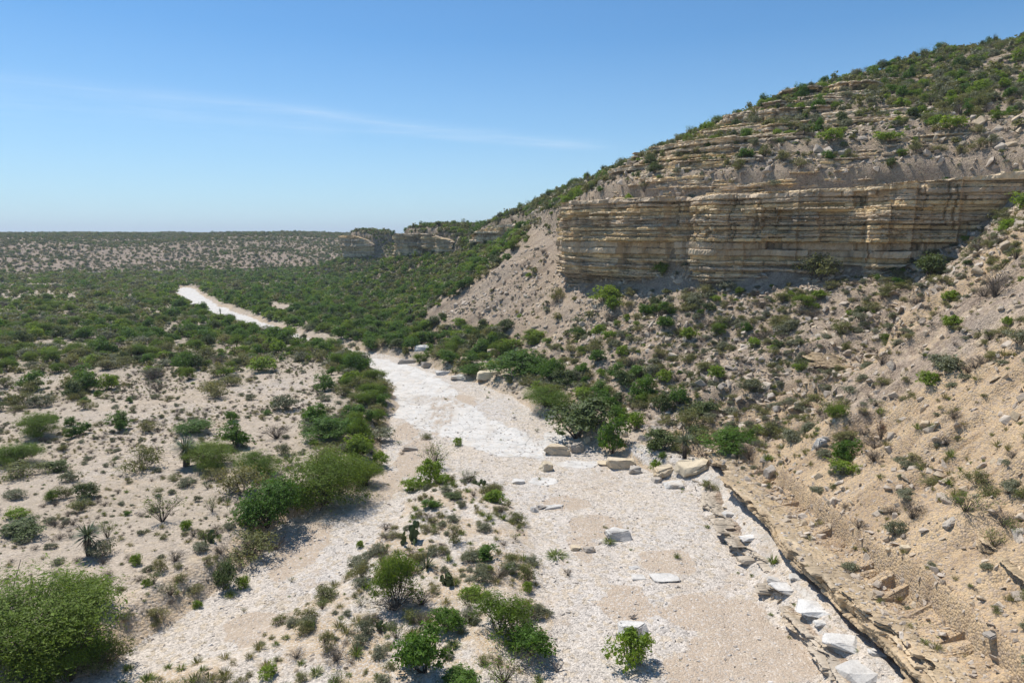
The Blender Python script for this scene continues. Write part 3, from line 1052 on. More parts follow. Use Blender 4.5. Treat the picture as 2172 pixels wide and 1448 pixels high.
# undercut bank beside the near riverbed: lips of tan limestone over a dark recess
bankp = [(16.3, -8), (16.3, 10), (16.2, 24), (16.7, 30), (15.9, 35.5), (16.6, 42), (16.0, 48), (16.6, 54.5), (15.4, 57.5)]
BANKPAL = np.array([(.52, .42, .29), (.47, .38, .27), (.55, .46, .34), (.44, .35, .25), (.50, .40, .29)])
BANK = strata('bank_ledge', smooth_line(bankp, 2), .25, [3.6, 3.6, 3.5, 3.3, 2.9, 2.5, 2.4, 1.9], 53, .09, M['bank'], (.12, .34), .2, .5, 2.3, 1.35, .35, 3, .9, pal=BANKPAL, cap_floor=2.35, cap_soil=.75, cap_linear=True, cap_in=3.8, dark_base=False, rough=.15, top_var=.3, jag=.022, blocklen=(.6, 2.6), scars=4, facet=.05)
# pale bench of bedrock at the foot of that bank
WPAL = np.array([(.62, .60, .56), (.55, .53, .49), (.66, .64, .60), (.50, .48, .44)])
bp = smooth_line([(14.4, 12), (14.9, 22), (14.5, 26), (15.1, 30), (14.3, 34), (14.8, 38), (14.2, 42), (14.9, 46), (14.6, 51), (15.2, 55)], 2)
strata('bedrock_bench', bp, -.15, [.85, .8, .7, .85, .6, .78, .62, .6, .5], 57, .10, M['bank'], (.12, .3), .3, .7, 0, 0, -.25, 2, .9, pal=WPAL, cap_in=2.0, rough=.34, top_var=.35, jag=.04, blocklen=(.7, 2.4))
_dg = bpy.context.evaluated_depsgraph_get()
BANKTREE = BVHTree.FromObject(BANK, _dg)


def on_bank(x, y, z):
    """ground height, or the top of the overhanging lip where there is one"""
    z = np.array(z, float)
    for i in np.flatnonzero((y < 60) & (x > 13.5) & (x < 20.5)):
        h = BANKTREE.ray_cast(Vector((float(x[i]), float(y[i]), 9.0)), Vector((0, 0, -1)))[0]
        if h is not None and h.z > z[i]: z[i] = h.z
    return z


# little outcrops of bedding on the near slope
for i, (u, v, w, hgt, sd) in enumerate([(2120, 1235, 9, 1.5, 61), (2010, 950, 6, .8, 62), (1830, 1120, 5, .6, 63), (1700, 760, 10, .9, 64), (1230, 775, 8, .6, 65), (2085, 800, 8, .8, 66)]):
    hx, hy, hz, ht = hit(u, v)
    yy = np.linspace(hy - w / 2, hy + w / 2, 9)
    xx = hx + .35 * np.sin((yy - hy) * .9)
    hh_ = height(xx, yy); hh_ = np.convolve(np.pad(hh_, 2, 'edge'), np.ones(5) / 5, 'valid')
    strata('rock_outcrop', np.stack([xx, yy], 1), hh_ - .9, hh_ + hgt * .45, sd, .12, M['bank'], (.10, .26), .25, .6, .3, hgt * .3, -.3, 2.5, .8, pal=BANKPAL, cap_soil=.7, cap_in=1.6, rough=.22, dark_base=False, top_var=.4, set_back=.3)

tick('cliffs')
# ------------------------------------------------------------------ plant prototypes: (crown, stem) pairs, fine and coarse
KINDS = {}      # kind -> dict(part names, list of variants)


def variant(kind, parts):
    """parts: [(name, Acc, material)]"""
    v = dict(parts=[], joined=None)
    for nm, a, m in parts:
        v['parts'].append((nm, a.mesh(nm, m)))
    v['joined'] = join_mesh(kind, [(a, m) for nm, a, m in parts])
    KINDS.setdefault(kind, []).append(v)


for i in range(4):
    c, s = leafy(100 + i, .92, 430, 13, .019, .62, 13, .3, 7, spread=.034); variant('dense_shrub', [('crown', c, M['L_dense']), ('stem', s, M['bark'])])
for i in range(3):
    c, s = leafy(120 + i, .8, 360, 12, .020, .55, 12, .3, 7, spread=.038); variant('dark_shrub', [('crown', c, M['L_dark']), ('stem', s, M['bark'])])
for i in range(3):
    c, s = leafy(140 + i, .72, 260, 12, .024, .5, 11, .3, 8, spread=.038); variant('bright_shrub', [('crown', c, M['L_bright']), ('stem', s, M['twig'])])
for i in range(4):
    c, s = leafy(160 + i, .78, 520, 13, .020, .27, 14, .35, 12, spread=.042, flat_top=True, stem_r=.014, twig_more=2); variant('mesquite_tree', [('crown', c, M['L_feather']), ('trunk', s, M['bark'])])
for i in range(2):
    c, s = leafy(170 + i, .70, 5200, 10, .0066, .42, 22, .35, 16, spread=.024, flat_top=True, stem_r=.010, twig_more=3); variant('mesquite_tree', [('crown', c, M['L_feather']), ('trunk', s, M['bark'])])
    c, s = leafy(110 + i, .9, 1300, 12, .0115, .6, 20, .3, 9, spread=.023); variant('dense_shrub', [('crown', c, M['L_dense']), ('stem', s, M['bark'])])
for i in range(4):
    c, s = leafy(180 + i, .62, 190, 11, .021, .36, 12, .35, 16, spread=.046, stem_r=.010, twig_more=3); variant('olive_shrub', [('crown', c, M['L_olive']), ('stem', s, M['twig'])])
for i in range(3):
    c, s = leafy(200 + i, .62, 220, 11, .022, .5, 11, .35, 10, spread=.044, stem_r=.010, twig_more=2); variant('grey_shrub', [('crown', c, M['L_grey']), ('stem', s, M['twig'])])
for i in range(3):
    c, s = twiggy(220 + i, .72, 40, .0055, 1.0, 760, .017); variant('sparse_shrub', [('crown', c, M['L_feather']), ('stem', s, M['bark'])])
for i in range(3):
    c, s = twiggy(240 + i, .5, 60, .0065, 1.05, 320, .016); variant('dead_shrub', [('dry_leaves', c, M['L_dry']), ('stem', s, M['twig'])])
for i in range(4):
    variant('grass_tuft', [('blades', grass(260 + i), M['L_grass'])])
for i in range(2):
    variant('green_grass_tuft', [('blades', grass(270 + i, 95, .016), M['L_greeng'])])
for i in range(2):
    t, r_, k = yucca(280 + i); variant('yucca', [('trunk', t, M['bark']), ('rosette', r_, M['L_yucca']), ('dead_skirt', k, M['L_skirt'])])
for i in range(2):
    variant('agave', [('rosette', agave(290 + i), M['L_yucca'])])
for i in range(2):
    variant('prickly_pear', [('pads', cactus(300 + i), M['L_cactus'])])
c, s = twiggy(310, .9, 40, .010, .7, 420, .026); variant('rust_shrub', [('dry_leaves', c, M['L_red']), ('stem', s, M['twig'])])


def far_mesh(seed, mat, h, nl, leaf, asp=.6):
    c, s = leafy(seed, h, nl, 5, leaf, asp, 9, .25, 4, spread=.05, lift=.05)
    return join_mesh('brush', [(c, mat), (s, M['twig'])])


FAR = {}
for kd, mt, h in (('dense_shrub', 'L_dense', .85), ('dark_shrub', 'L_dark', .8), ('bright_shrub', 'L_bright', .75), ('mesquite_tree', 'L_feather', .75), ('olive_shrub', 'L_olive', .65), ('grey_shrub', 'L_grey', .65)):
    FAR[kd] = [far_mesh(400 + i * 7 + len(kd), M[mt], h, 78, .052) for i in range(3)]

ROCKS = {}
for nm, mt, k in (('slab', 'stone', 6), ('block', 'stone', 5)):
    ROCKS[nm] = [rock_mesh(nm, 500 + i + len(nm) * 20, 1, .72, .26 if nm == 'slab' else .6, M[mt], 14, .45, False) for i in range(k)]
WROCKS = [rock_mesh('pebble', 560 + i, 1, .75, .34 if i % 2 else .5, M['stone_w'], 12, .4, False) for i in range(6)]
tick('prototypes')

PART_CAT = {'dense_shrub': 'shrub', 'dark_shrub': 'shrub', 'bright_shrub': 'shrub', 'mesquite_tree': 'tree', 'olive_shrub': 'shrub', 'grey_shrub': 'shrub', 'sparse_shrub': 'shrub',
            'dead_shrub': 'dead shrub', 'grass_tuft': 'grass tuft', 'green_grass_tuft': 'grass tuft', 'yucca': 'yucca', 'agave': 'agave', 'prickly_pear': 'cactus', 'rust_shrub': 'dead shrub'}
THINGS = []      # landmarks for labels: (x, y, short phrase)


def put(kind, x, y, z, width, hscale, label, group, parts, var=None, rot=None):
    V = KINDS[kind]
    nv = min(4, len(V))
    if len(V) > 4 and width > 3.4: v = V[4 + random.randrange(len(V) - 4)]
    else: v = V[(var if var is not None else random.randrange(nv)) % nv]
    rot = random.uniform(0, 2 * PI) if rot is None else rot
    if parts and len(v['parts']) >= 1:
        o = bpy.data.objects.new(kind, None); COL.objects.link(o)
        for nm, me in v['parts']:
            link(nm, me, o)
    else:
        o = link(kind, v['joined'])
    o.location = (x, y, z); o.rotation_euler = (0, 0, rot); o.scale = (width * random.uniform(.86, 1.14), width * random.uniform(.86, 1.14), width * hscale)
    return tag(o, label, PART_CAT[kind], group)


# ------------------------------------------------------------------ plants one can pick out in the photograph: (kind, u, v of the base, width px, height px, label, short name)
PROTO_H = {'dense_shrub': .92, 'dark_shrub': .8, 'bright_shrub': .72, 'mesquite_tree': .82, 'olive_shrub': .62, 'grey_shrub': .62, 'sparse_shrub': .72, 'dead_shrub': .5,
           'grass_tuft': .7, 'green_grass_tuft': .7, 'yucca': 1.15, 'agave': .5, 'prickly_pear': .5, 'rust_shrub': .9}
HAND = [
    ('mesquite_tree', 30, 1392, 360, 215, 'largest yellow-green feathery mesquite tree at the lower left corner', 'the large corner mesquite'),
    ('mesquite_tree', 150, 1440, 175, 165, 'pale feathery mesquite with a thin dark trunk in front of the largest mesquite', 'the pale front mesquite'),
    ('dark_shrub', 92, 1450, 150, 85, 'grey-green tangled shrub under the two corner mesquites at the frame bottom', 'the tangled corner shrub'),
    ('olive_shrub', 225, 1408, 100, 60, 'low green shrub with a black shadow at the edge of the left gravel channel', 'the low channel-edge shrub'),
    ('mesquite_tree', 190, 1285, 130, 85, 'thin light green mesquite behind the large corner mesquite', 'the thin rear mesquite'),
    ('dead_shrub', 175, 1300, 120, 55, 'dark dead brush showing between the corner mesquites', 'the dark dead brush'),
    ('dark_shrub', 477, 1248, 66, 66, 'rounded blackish-green spiny shrub beside the left gravel channel', 'the rounded blackish shrub'),
    ('bright_shrub', 517, 1243, 34, 30, 'bright green bushlet touching the rounded blackish shrub', 'the bright bushlet'),
    ('green_grass_tuft', 488, 1265, 28, 18, 'lime green tuft in front of the rounded blackish shrub', 'the lime tuft'),
    ('yucca', 190, 1176, 62, 78, 'yucca with a dark trunk on the open sandy flat', 'the sandy-flat yucca'),
    ('grey_shrub', 214, 1180, 62, 48, 'grey-green shrub leaning against the sandy-flat yucca', 'the shrub by the yucca'),
    ('sparse_shrub', 228, 1140, 48, 38, 'thin straw-coloured shrub behind the sandy-flat yucca', 'the straw shrub'),
    ('sparse_shrub', 345, 1106, 78, 58, 'sparse bare-stemmed sapling standing alone on the sandy flat', 'the lone sapling'),
    ('dense_shrub', 568, 1112, 150, 128, 'big rich green round-crowned bush at the edge of the bank', 'the big round green bush'),
    ('mesquite_tree', 690, 1066, 205, 140, 'broad olive-green mesquite beside the big round green bush', 'the broad bank mesquite'),
    ('mesquite_tree', 775, 1030, 90, 70, 'olive mesquite on the river side of the broad bank mesquite', 'the river-side mesquite'),
    ('olive_shrub', 520, 1045, 110, 75, 'grey twiggy shrub behind the big round green bush', 'the grey bank shrub'),
    ('mesquite_tree', 545, 1003, 110, 62, 'feathery green mesquite behind the grey twiggy bank shrub', 'the feathery bank mesquite'),
    ('mesquite_tree', 440, 992, 115, 70, 'green mesquite growing right beside a tall yucca', 'the yucca mesquite'),
    ('yucca', 395, 988, 66, 70, 'tall dark yucca against a green mesquite on the flat', 'the tall yucca'),
    ('dense_shrub', 700, 928, 125, 62, 'low dark green dense thicket shrub uphill of the broad bank mesquite', 'the low dark thicket'),
    ('dense_shrub', 690, 828, 44, 40, 'single upright dark green shrub at the back of the sandy flat', 'the upright dark shrub'),
    ('dense_shrub', 407, 915, 78, 34, 'flat-topped green shrub alone on the pale sandy flat', 'the flat-topped shrub'),
    ('grey_shrub', 600, 962, 36, 30, 'silvery ball-shaped shrub between the mesquites on the bank', 'the silvery ball shrub'),
    ('olive_shrub', 300, 996, 90, 58, 'wide spiky grey-stemmed shrub on the sandy flat', 'the spiky flat shrub'),
    ('olive_shrub', 455, 842, 76, 42, 'wide olive shrub at the back of the sandy flat', 'the wide olive shrub'),
    ('bright_shrub', 548, 785, 70, 34, 'bright yellow-green dome shrub at the far edge of the flat', 'the bright dome shrub'),
    ('mesquite_tree', 80, 925, 85, 62, 'round green mesquite by itself at the left edge of the flat', 'the left-edge mesquite'),
    ('olive_shrub', 50, 1010, 110, 42, 'low grey-green shrub at the left frame edge on the flat', 'the left-edge shrub'),
    ('mesquite_tree', 40, 985, 110, 62, 'feathery olive mesquite above the left-edge shrub', 'the feathery left mesquite'),
    ('dark_shrub', 120, 998, 62, 32, 'dark green low shrub right of the feathery left-edge mesquite', 'the dark low shrub'),
    ('dark_shrub', 60, 1130, 100, 34, 'dark shrub with green top at the left edge near the sandy-flat yucca', 'the dark left shrub'),
    ('bright_shrub', 35, 1098, 52, 26, 'fresh green shrub at the left edge above a dark shrub', 'the fresh green shrub'),
    ('olive_shrub', 525, 1178, 115, 58, 'pale green loose shrub below the big round green bush', 'the pale loose shrub'),
    ('dead_shrub', 585, 1165, 60, 30, 'grey dead shrub between the pale loose shrub and the channel', 'the grey dead shrub'),
    ('olive_shrub', 340, 1212, 36, 42, 'upright dark olive bush at the broken edge of the terrace', 'the terrace-edge bush'),
    ('bright_shrub', 290, 1195, 30, 28, 'small bush left of the upright terrace-edge bush', 'the small terrace bush'),
    ('bright_shrub', 397, 1120, 30, 24, 'yellow-green bushlet right of the lone sapling', 'the yellow-green bushlet'),
    ('sparse_shrub', 450, 1085, 40, 32, 'wispy shrub between the lone sapling and the big round bush', 'the wispy shrub'),
    # shrubs standing in the bed upstream of the bar
    ('sparse_shrub', 925, 990, 84, 50, 'pale broom-like shrub standing in the riverbed behind a green bush', 'the broom-like shrub'),
    ('bright_shrub', 911, 1026, 62, 62, 'bright green upright bush in the riverbed above the bar', 'the upright bed bush'),
    ('bright_shrub', 876, 1040, 44, 34, 'lower bright green bush touching the upright bed bush', 'the lower bed bush'),
    ('bright_shrub', 970, 944, 26, 20, 'small green bush beside the white bedrock slab', 'the slab-side bush'),
    ('olive_shrub', 905, 930, 26, 16, 'small olive bush at the head of the white slab', 'the slab-head bush'),
    ('bright_shrub', 806, 988, 36, 40, 'yellow-green bush at the tip of the left bank thicket', 'the thicket-tip bush'),
    # the vegetated bar
    ('bright_shrub', 1056, 1066, 50, 34, 'glossy bright green bush at the upstream tip of the bar', 'the bar-tip bush'),
    ('dark_shrub', 957, 1056, 40, 16, 'low dark green mat at the upstream end of the bar', 'the dark mat'),
    ('dense_shrub', 914, 1078, 48, 26, 'green bushlet at the channel side of the bar tip', 'the channel-side bushlet'),
    ('prickly_pear', 872, 1152, 52, 34, 'prickly pear cactus on the left edge of the bar', 'the bar prickly pear'),
    ('agave', 905, 1203, 46, 36, 'spiky agave rosette beside the thin tree on the bar', 'the bar agave'),
    ('mesquite_tree', 845, 1282, 105, 125, 'tall thin mesquite with a dark forked stem on the bar', 'the thin bar mesquite'),
    ('dead_shrub', 835, 1293, 100, 48, 'tangled grey dead brush under the thin bar mesquite', 'the tangled dead brush'),
    ('dead_shrub', 895, 1282, 66, 36, 'brown dead twigs right of the thin bar mesquite', 'the brown dead twigs'),
    ('olive_shrub', 765, 1225, 46, 40, 'olive bush at the left shoulder of the bar', 'the shoulder bush'),
    ('dense_shrub', 903, 1425, 138, 128, 'largest dark green dense bush at the bottom of the bar', 'the largest bar bush'),
    ('dense_shrub', 945, 1338, 74, 62, 'smaller dark green dense bush behind the largest bar bush', 'the smaller bar bush'),
    ('mesquite_tree', 1062, 1345, 132, 98, 'olive spreading mesquite on the riverbed side of the bar', 'the spreading bar mesquite'),
    ('dense_shrub', 1122, 1388, 98, 76, 'bright dense bush in front of the spreading bar mesquite', 'the bright front bush'),
    ('sparse_shrub', 1070, 1452, 135, 66, 'pale grey wispy shrub cut by the bottom frame edge', 'the wispy bottom shrub'),
    ('dense_shrub', 975, 1455, 84, 34, 'low green shrub cut by the bottom frame edge below the largest bar bush', 'the bottom-edge shrub'),
    ('dense_shrub', 1033, 1183, 54, 36, 'low green spreading bush in the middle of the bar', 'the mid-bar bush'),
    ('olive_shrub', 1118, 1228, 48, 42, 'green bush on the right-hand edge of the bar', 'the right-edge bush'),
    ('grey_shrub', 1020, 1233, 44, 34, 'grey-green bush below the low spreading mid-bar bush', 'the grey bar bush'),
    ('olive_shrub', 962, 1150, 44, 46, 'grey-olive upright shrub near the head of the bar', 'the upright bar shrub'),
    ('bright_shrub', 1000, 1262, 56, 30, 'yellow-green low bush above the spreading bar mesquite', 'the yellow-green bar bush'),
    ('bright_shrub', 1118, 1252, 26, 24, 'small fresh green ball bush above the spreading bar mesquite', 'the ball bush'),
    ('olive_shrub', 692, 1378, 48, 44, 'green-topped bush in the scrubby foot of the bar', 'the scrubby-foot bush'),
    ('dead_shrub', 715, 1400, 64, 34, 'dark dead bush beside the green-topped bush', 'the dark dead bush'),
    ('grey_shrub', 775, 1345, 42, 40, 'grey upright twiggy bush left of the largest bar bush', 'the upright twiggy bush'),
    ('green_grass_tuft', 313, 1446, 44, 26, 'lime-green tussock at the bottom of the left channel', 'the lime tussock'),
    ('green_grass_tuft', 272, 1420, 24, 18, 'small green tussock left of the lime-green tussock', 'the small tussock'),
    ('bright_shrub', 766, 1160, 20, 18, 'little bright bush alone in the left channel gravel', 'the lone channel bush'),
    # shrubs in the wide bed
    ('bright_shrub', 1339, 1405, 88, 84, 'bright leafy green bush in front of a white boulder in the riverbed', 'the boulder bush'),
    ('green_grass_tuft', 1180, 1180, 48, 15, 'low wide green grass mat on the open gravel', 'the grass mat'),
    ('green_grass_tuft', 1436, 1183, 18, 16, 'isolated green tuft in the middle of the gravel bed', 'the isolated tuft'),
    ('green_grass_tuft', 1292, 1150, 32, 16, 'green grass growing against the large white boulder', 'the boulder grass'),
    ('green_grass_tuft', 1640, 1195, 30, 30, 'bright green tuft at the edge of the white bedrock bench', 'the bench-edge tuft'),
    ('dead_shrub', 1205, 1220, 20, 20, 'little brown dead bush on the gravel right of the bar', 'the little brown bush'),
    # the foot of the right slope
    ('dark_shrub', 1225, 925, 150, 105, 'large dark tangled shrub at the foot of the scree behind tan blocks', 'the large tangled shrub'),
    ('mesquite_tree', 1160, 862, 90, 55, 'olive mesquite at the foot of the slope upstream of the large tangled shrub', 'the slope-foot mesquite'),
    ('dense_shrub', 1300, 962, 62, 112, 'tall narrow dark green tree rising from boulders at the slope foot', 'the tall narrow tree'),
    ('bright_shrub', 1352, 905, 46, 40, 'bright green shrub just uphill of the tall narrow tree', 'the uphill bright shrub'),
    ('dark_shrub', 1402, 875, 50, 50, 'dark round shrub on the scree right of the bright uphill shrub', 'the dark round shrub'),
    ('olive_shrub', 1462, 905, 62, 52, 'olive shrub on the scree above a skirted yucca', 'the scree olive shrub'),
    ('yucca', 1452, 972, 46, 66, 'skirted yucca leaning over the big tilted slab', 'the skirted yucca'),
    ('dense_shrub', 1555, 965, 105, 66, 'broad green shrub at the upstream end of the undercut bank', 'the bank-end shrub'),
    ('dead_shrub', 1590, 975, 50, 42, 'grey dead shrub against the broad bank-end shrub', 'the bank-end dead shrub'),
    ('bright_shrub', 1390, 1000, 26, 34, 'small upright green bush among the tan slabs', 'the slab bush'),
    ('olive_shrub', 1505, 1040, 40, 26, 'low green bush in front of the undercut bank', 'the low bank bush'),
    ('dense_shrub', 1108, 800, 130, 70, 'wide dark green tree at the toe of the pale scree', 'the scree-toe tree'),
    ('dense_shrub', 1020, 755, 40, 40, 'upright dark green bush among the bright scree-toe boulders', 'the toe bush'),
    ('dense_shrub', 995, 795, 56, 30, 'rich green bush on the far side of the white slab', 'the far-slab bush'),
    # near right slope
    ('sparse_shrub', 2048, 1085, 92, 46, 'bright green spindly sapling on the sandy right slope', 'the spindly slope sapling'),
    ('olive_shrub', 1990, 1392, 92, 78, 'green-tipped shrub with dead twigs near the lower right corner', 'the corner slope shrub'),
    ('rust_shrub', 1868, 934, 30, 42, 'rust-brown dead shrub on the sandy slope', 'the rust-brown shrub'),
    ('olive_shrub', 1672, 935, 42, 36, 'yellowish olive shrub on the slope above the undercut bank', 'the yellowish slope shrub'),
    ('grey_shrub', 1900, 1135, 44, 46, 'grey twiggy shrub in the middle of the sandy right slope', 'the grey slope shrub'),
    ('dead_shrub', 1935, 1100, 60, 40, 'grey dead shrub uphill of the undercut bank', 'the grey slope dead shrub'),
    ('bright_shrub', 2135, 690, 26, 22, 'single bright green bush on the orange scree', 'the orange-scree bush'),
    ('dead_shrub', 2110, 630, 70, 56, 'brown dry shrub near the right frame edge below the cliff', 'the brown dry shrub'),
    ('dead_shrub', 1870, 775, 36, 36, 'dry brown shrub alone on the pale orange scree', 'the lone dry shrub'),
    ('olive_shrub', 1730, 590, 110, 60, 'large feathery green shrub at the foot of the main cliff', 'the cliff-foot shrub'),
    ('dark_shrub', 1975, 590, 85, 62, 'dark shrub against the fading end of the main cliff', 'the cliff-end shrub'),
    ('bright_shrub', 1280, 640, 80, 40, 'green thicket shrub under the left corner of the main cliff', 'the corner thicket'),
    ('bright_shrub', 1300, 662, 34, 40, 'yellow shrub beside the thicket under the cliff corner', 'the yellow shrub'),
    ('olive_shrub', 1182, 640, 34, 40, 'green shrub on the scree left of the main cliff corner', 'the scree-corner shrub'),
    ('bright_shrub', 1763, 302, 48, 32, 'bright lime shrub on the slope over the main cliff', 'the bright upper shrub'),
    ('bright_shrub', 1888, 300, 52, 24, 'second bright lime shrub over the main cliff, farther along', 'the second upper shrub'),
    ('bright_shrub', 2025, 275, 58, 32, 'bright shrub on the upper slope toward the right frame edge', 'the far upper shrub'),
    ('dense_shrub', 1735, 240, 34, 32, 'dark green shrub growing on the top ledges', 'the ledge shrub'),
    ('dark_shrub', 2070, 430, 60, 52, 'dark spiky shrub where the main cliff runs out', 'the spiky shrub'),
    ('yucca', 468, 674, 8, 22, 'dark column-shaped yucca standing against the far white riverbed', 'the column yucca'),
]
used = []
for kind, u, v, w, h, label, short in HAND:
    x, y, z, t = hit(u, min(v, 1446))
    depth = y * CP + (CAM_Z - z) * SP
    k = depth / FPX
    width = w * k * 1.02
    # a plant seen from above shows part of its plan depth in its picture height
    a = math.atan2(CAM_Z - z, math.hypot(x, y))
    hm = max(.25 * width, (h * k * 1.08 - .26 * width * math.sin(max(a, 0))) / max(.5, math.cos(a)))
    hs = hm / (width * PROTO_H[kind])
    lim = {'mesquite_tree': 1.5, 'yucca': 2.6}.get(kind, 1.7)
    hs = min(max(hs, .45), lim)
    put(kind, x, y, z - .03, width, hs, label, None, True)
    used.append((x, y, width * .5))
    THINGS.append((x, y, z, short))

# ------------------------------------------------------------------ boulders and slabs one can pick out
BOULD = [  # u, v of base centre, width px, height px, depth factor, material, tilt (x, y), turn, label, short
    (1180, 962, 66, 26, .62, 'tan', (0, .03), .05, 'large flat-topped tan block at the edge of the white slab', 'the flat-topped block'),
    (1226, 958, 36, 24, .7, 'grey', (.1, .1), .5, 'rough grey-brown block touching the flat-topped tan block', 'the grey-brown block'),
    (1160, 997, 28, 26, .8, 'tan', (.3, .3), .9, 'small yellow-and-white boulder in front of the flat-topped block', 'the yellow boulder'),
    (1246, 938, 17, 14, .8, 'tan', (.1, -.1), .3, 'small tan block behind the grey-brown block', 'the small tan block'),
    (1310, 1142, 62, 28, .7, 'white', (.05, .12), .2, 'large white rounded boulder beside a patch of tan sand', 'the large white boulder'),
    (1222, 1166, 26, 12, .7, 'tan', (.1, .15), .2, 'small tan boulder of a touching pair on the gravel', 'the tan pair boulder'),
    (1250, 1170, 26, 14, .7, 'grey', (.1, -.1), .7, 'small grey boulder of a touching pair on the gravel', 'the grey pair boulder'),
    (1345, 1345, 72, 40, .75, 'white', (.05, .2), .3, 'white cracked boulder behind the bright leafy bush', 'the cracked boulder'),
    (1355, 1226, 32, 8, .8, 'white', (0, 0), .1, 'flat white slab lying in the middle of the bed', 'the flat white slab'),
    (1412, 1230, 62, 7, .6, 'white', (0, 0), .25, 'long flush white slab right of the flat white slab', 'the flush slab'),
    (1346, 1205, 26, 7, .7, 'white', (0, .05), .6, 'thin white slab just upstream of the flat white slab', 'the thin slab'),
    (1320, 990, 64, 26, .6, 'tan', (.08, .05), .1, 'broken tan slab group leader at the foot of the right slope', 'the broken tan slab'),
    (1284, 984, 36, 8, .8, 'tan', (.05, 0), .2, 'flat tan slab sunk in gravel left of the broken slab', 'the sunken slab'),
    (1346, 1003, 32, 18, .7, 'grey', (.05, .05), .4, 'smooth grey boulder right of the broken tan slab', 'the smooth grey boulder'),
    (1476, 998, 84, 28, .62, 'tan', (.25, -.28), .35, 'biggest tilted tan slab under the skirted yucca', 'the big tilted slab'),
    (1412, 1008, 52, 26, .7, 'tan', (.25, -.2), .6, 'tilted tan slab left of the biggest tilted slab', 'the second tilted slab'),
    (1395, 1022, 26, 12, .8, 'grey', (0, 0), .3, 'grey low boulder below the tilted slabs', 'the low grey boulder'),
    (1430, 1034, 46, 16, .7, 'white', (.05, 0), .2, 'layered pale rock below the tilted slabs', 'the layered pale rock'),
    (1322, 925, 22, 18, .7, 'tan', (.2, .1), .8, 'yellowish block half hidden by the tall narrow tree', 'the half-hidden block'),
    (1278, 898, 20, 16, .7, 'tan', (.3, .2), .2, 'tan block lodged in the large tangled shrub', 'the lodged block'),
    (1368, 935, 30, 16, .6, 'grey', (.3, .1), .5, 'long grey slab on the scree near the tall narrow tree', 'the long grey slab'),
    (1400, 915, 44, 14, .4, 'grey', (.5, .2), .9, 'grey slab leaning on the scree under the dark round shrub', 'the leaning slab'),
    (1640, 1000, 40, 24, .6, 'grey', (.5, -.3), .6, 'pale grey block above the undercut bank', 'the block above the bank'),
    (1738, 945, 32, 42, .5, 'white', (.5, .2), 1.2, 'white upright rock fragment on the slope', 'the white fragment'),
    (2020, 1108, 40, 20, .6, 'grey', (.3, -.2), .4, 'grey block below the spindly slope sapling', 'the sapling block'),
    (1925, 1165, 34, 18, .5, 'tan', (.3, .1), .7, 'brown slab near the grey twiggy slope shrub', 'the brown slab'),
    (2110, 1345, 48, 16, .6, 'grey', (.1, 0), .2, 'dark flat slab near the lower right corner', 'the dark flat slab'),
    (705, 755, 30, 9, .6, 'white', (0, 0), .2, 'white block where the bed disappears into brush', 'the brush-edge block'),
    (865, 770, 44, 13, .5, 'grey', (0, .05), .2, 'grey stepped block at the head of the white slab', 'the stepped block'),
    (908, 778, 30, 12, .6, 'grey', (.05, .1), .6, 'dark rounded block at the far edge of the white slab', 'the dark rounded block'),
    (895, 744, 32, 14, .6, 'white', (.1, .1), .4, 'pale boulder in the brush beyond the white slab', 'the pale brush boulder'),
    (988, 765, 26, 12, .6, 'tan', (.1, .2), .3, 'tan boulder in front of the upright toe bush', 'the toe boulder'),
    (940, 795, 40, 10, .5, 'white', (.05, 0), .3, 'pale slab at the far right side of the white bedrock', 'the far pale slab'),
    (975, 805, 40, 12, .6, 'white', (.1, .1), .5, 'white block below the far-slab bush', 'the white toe block'),
    (1035, 798, 56, 16, .5, 'tan', (.15, -.15), .4, 'tan leaning slab on the toe of the scree', 'the leaning toe slab'),
    (1045, 752, 24, 16, .6, 'tan', (.3, -.2), .9, 'bright tan block on the lit toe of the scree', 'the lit block'),
    (870, 955, 36, 12, .5, 'grey', (.1, .3), .5, 'grey tilted rock at the left side of the bed', 'the tilted bed rock'),
    (1175, 1077, 44, 8, .4, 'white', (.02, .05), .2, 'thin white plate beside a dark stone on the gravel', 'the white plate'),
    (1150, 1078, 24, 12, .7, 'grey', (.1, .1), .2, 'dark grey stone touching a thin white plate', 'the dark plate stone'),
    (1135, 1085, 22, 14, .8, 'white', (.1, .2), .7, 'white cobble left of the dark plate stone', 'the white cobble'),
    (1100, 1024, 32, 9, .5, 'white', (.05, .1), .3, 'low white slab on the gravel upstream of the bar', 'the low white slab'),
]
for i, (u, v, w, h, df, mt, (tx, ty), turn, label, short) in enumerate(BOULD):
    x, y, z, t = hit(u, v)
    k = (y * CP + (CAM_Z - z) * SP) / FPX
    W = w * k
    D = W * df
    a = math.atan2(CAM_Z - z, math.hypot(x, y))
    Hm = max(.12 * W, (h * k - D * math.sin(a) * .6) / math.cos(a) + .12 * W)
    me = rock_mesh('boulder', 700 + i * 3, W * 1.08, D * 1.1, Hm * (.78 if h < w * .36 else 1.0), M[mt], 22, .46)
    nm = 'rock_slab' if h < w * .36 else 'boulder'
    o = link(nm, me)
    o.location = (x, y + D * .15, z + Hm * (.2 if x < 17.5 else -.12)); o.rotation_euler = (tx * .6, ty * .6, turn * .5)
    tag(o, label, 'boulder' if nm == 'boulder' else 'rock slab')
    used.append((x, y, W * .5)); THINGS.append((x, y, z, short))

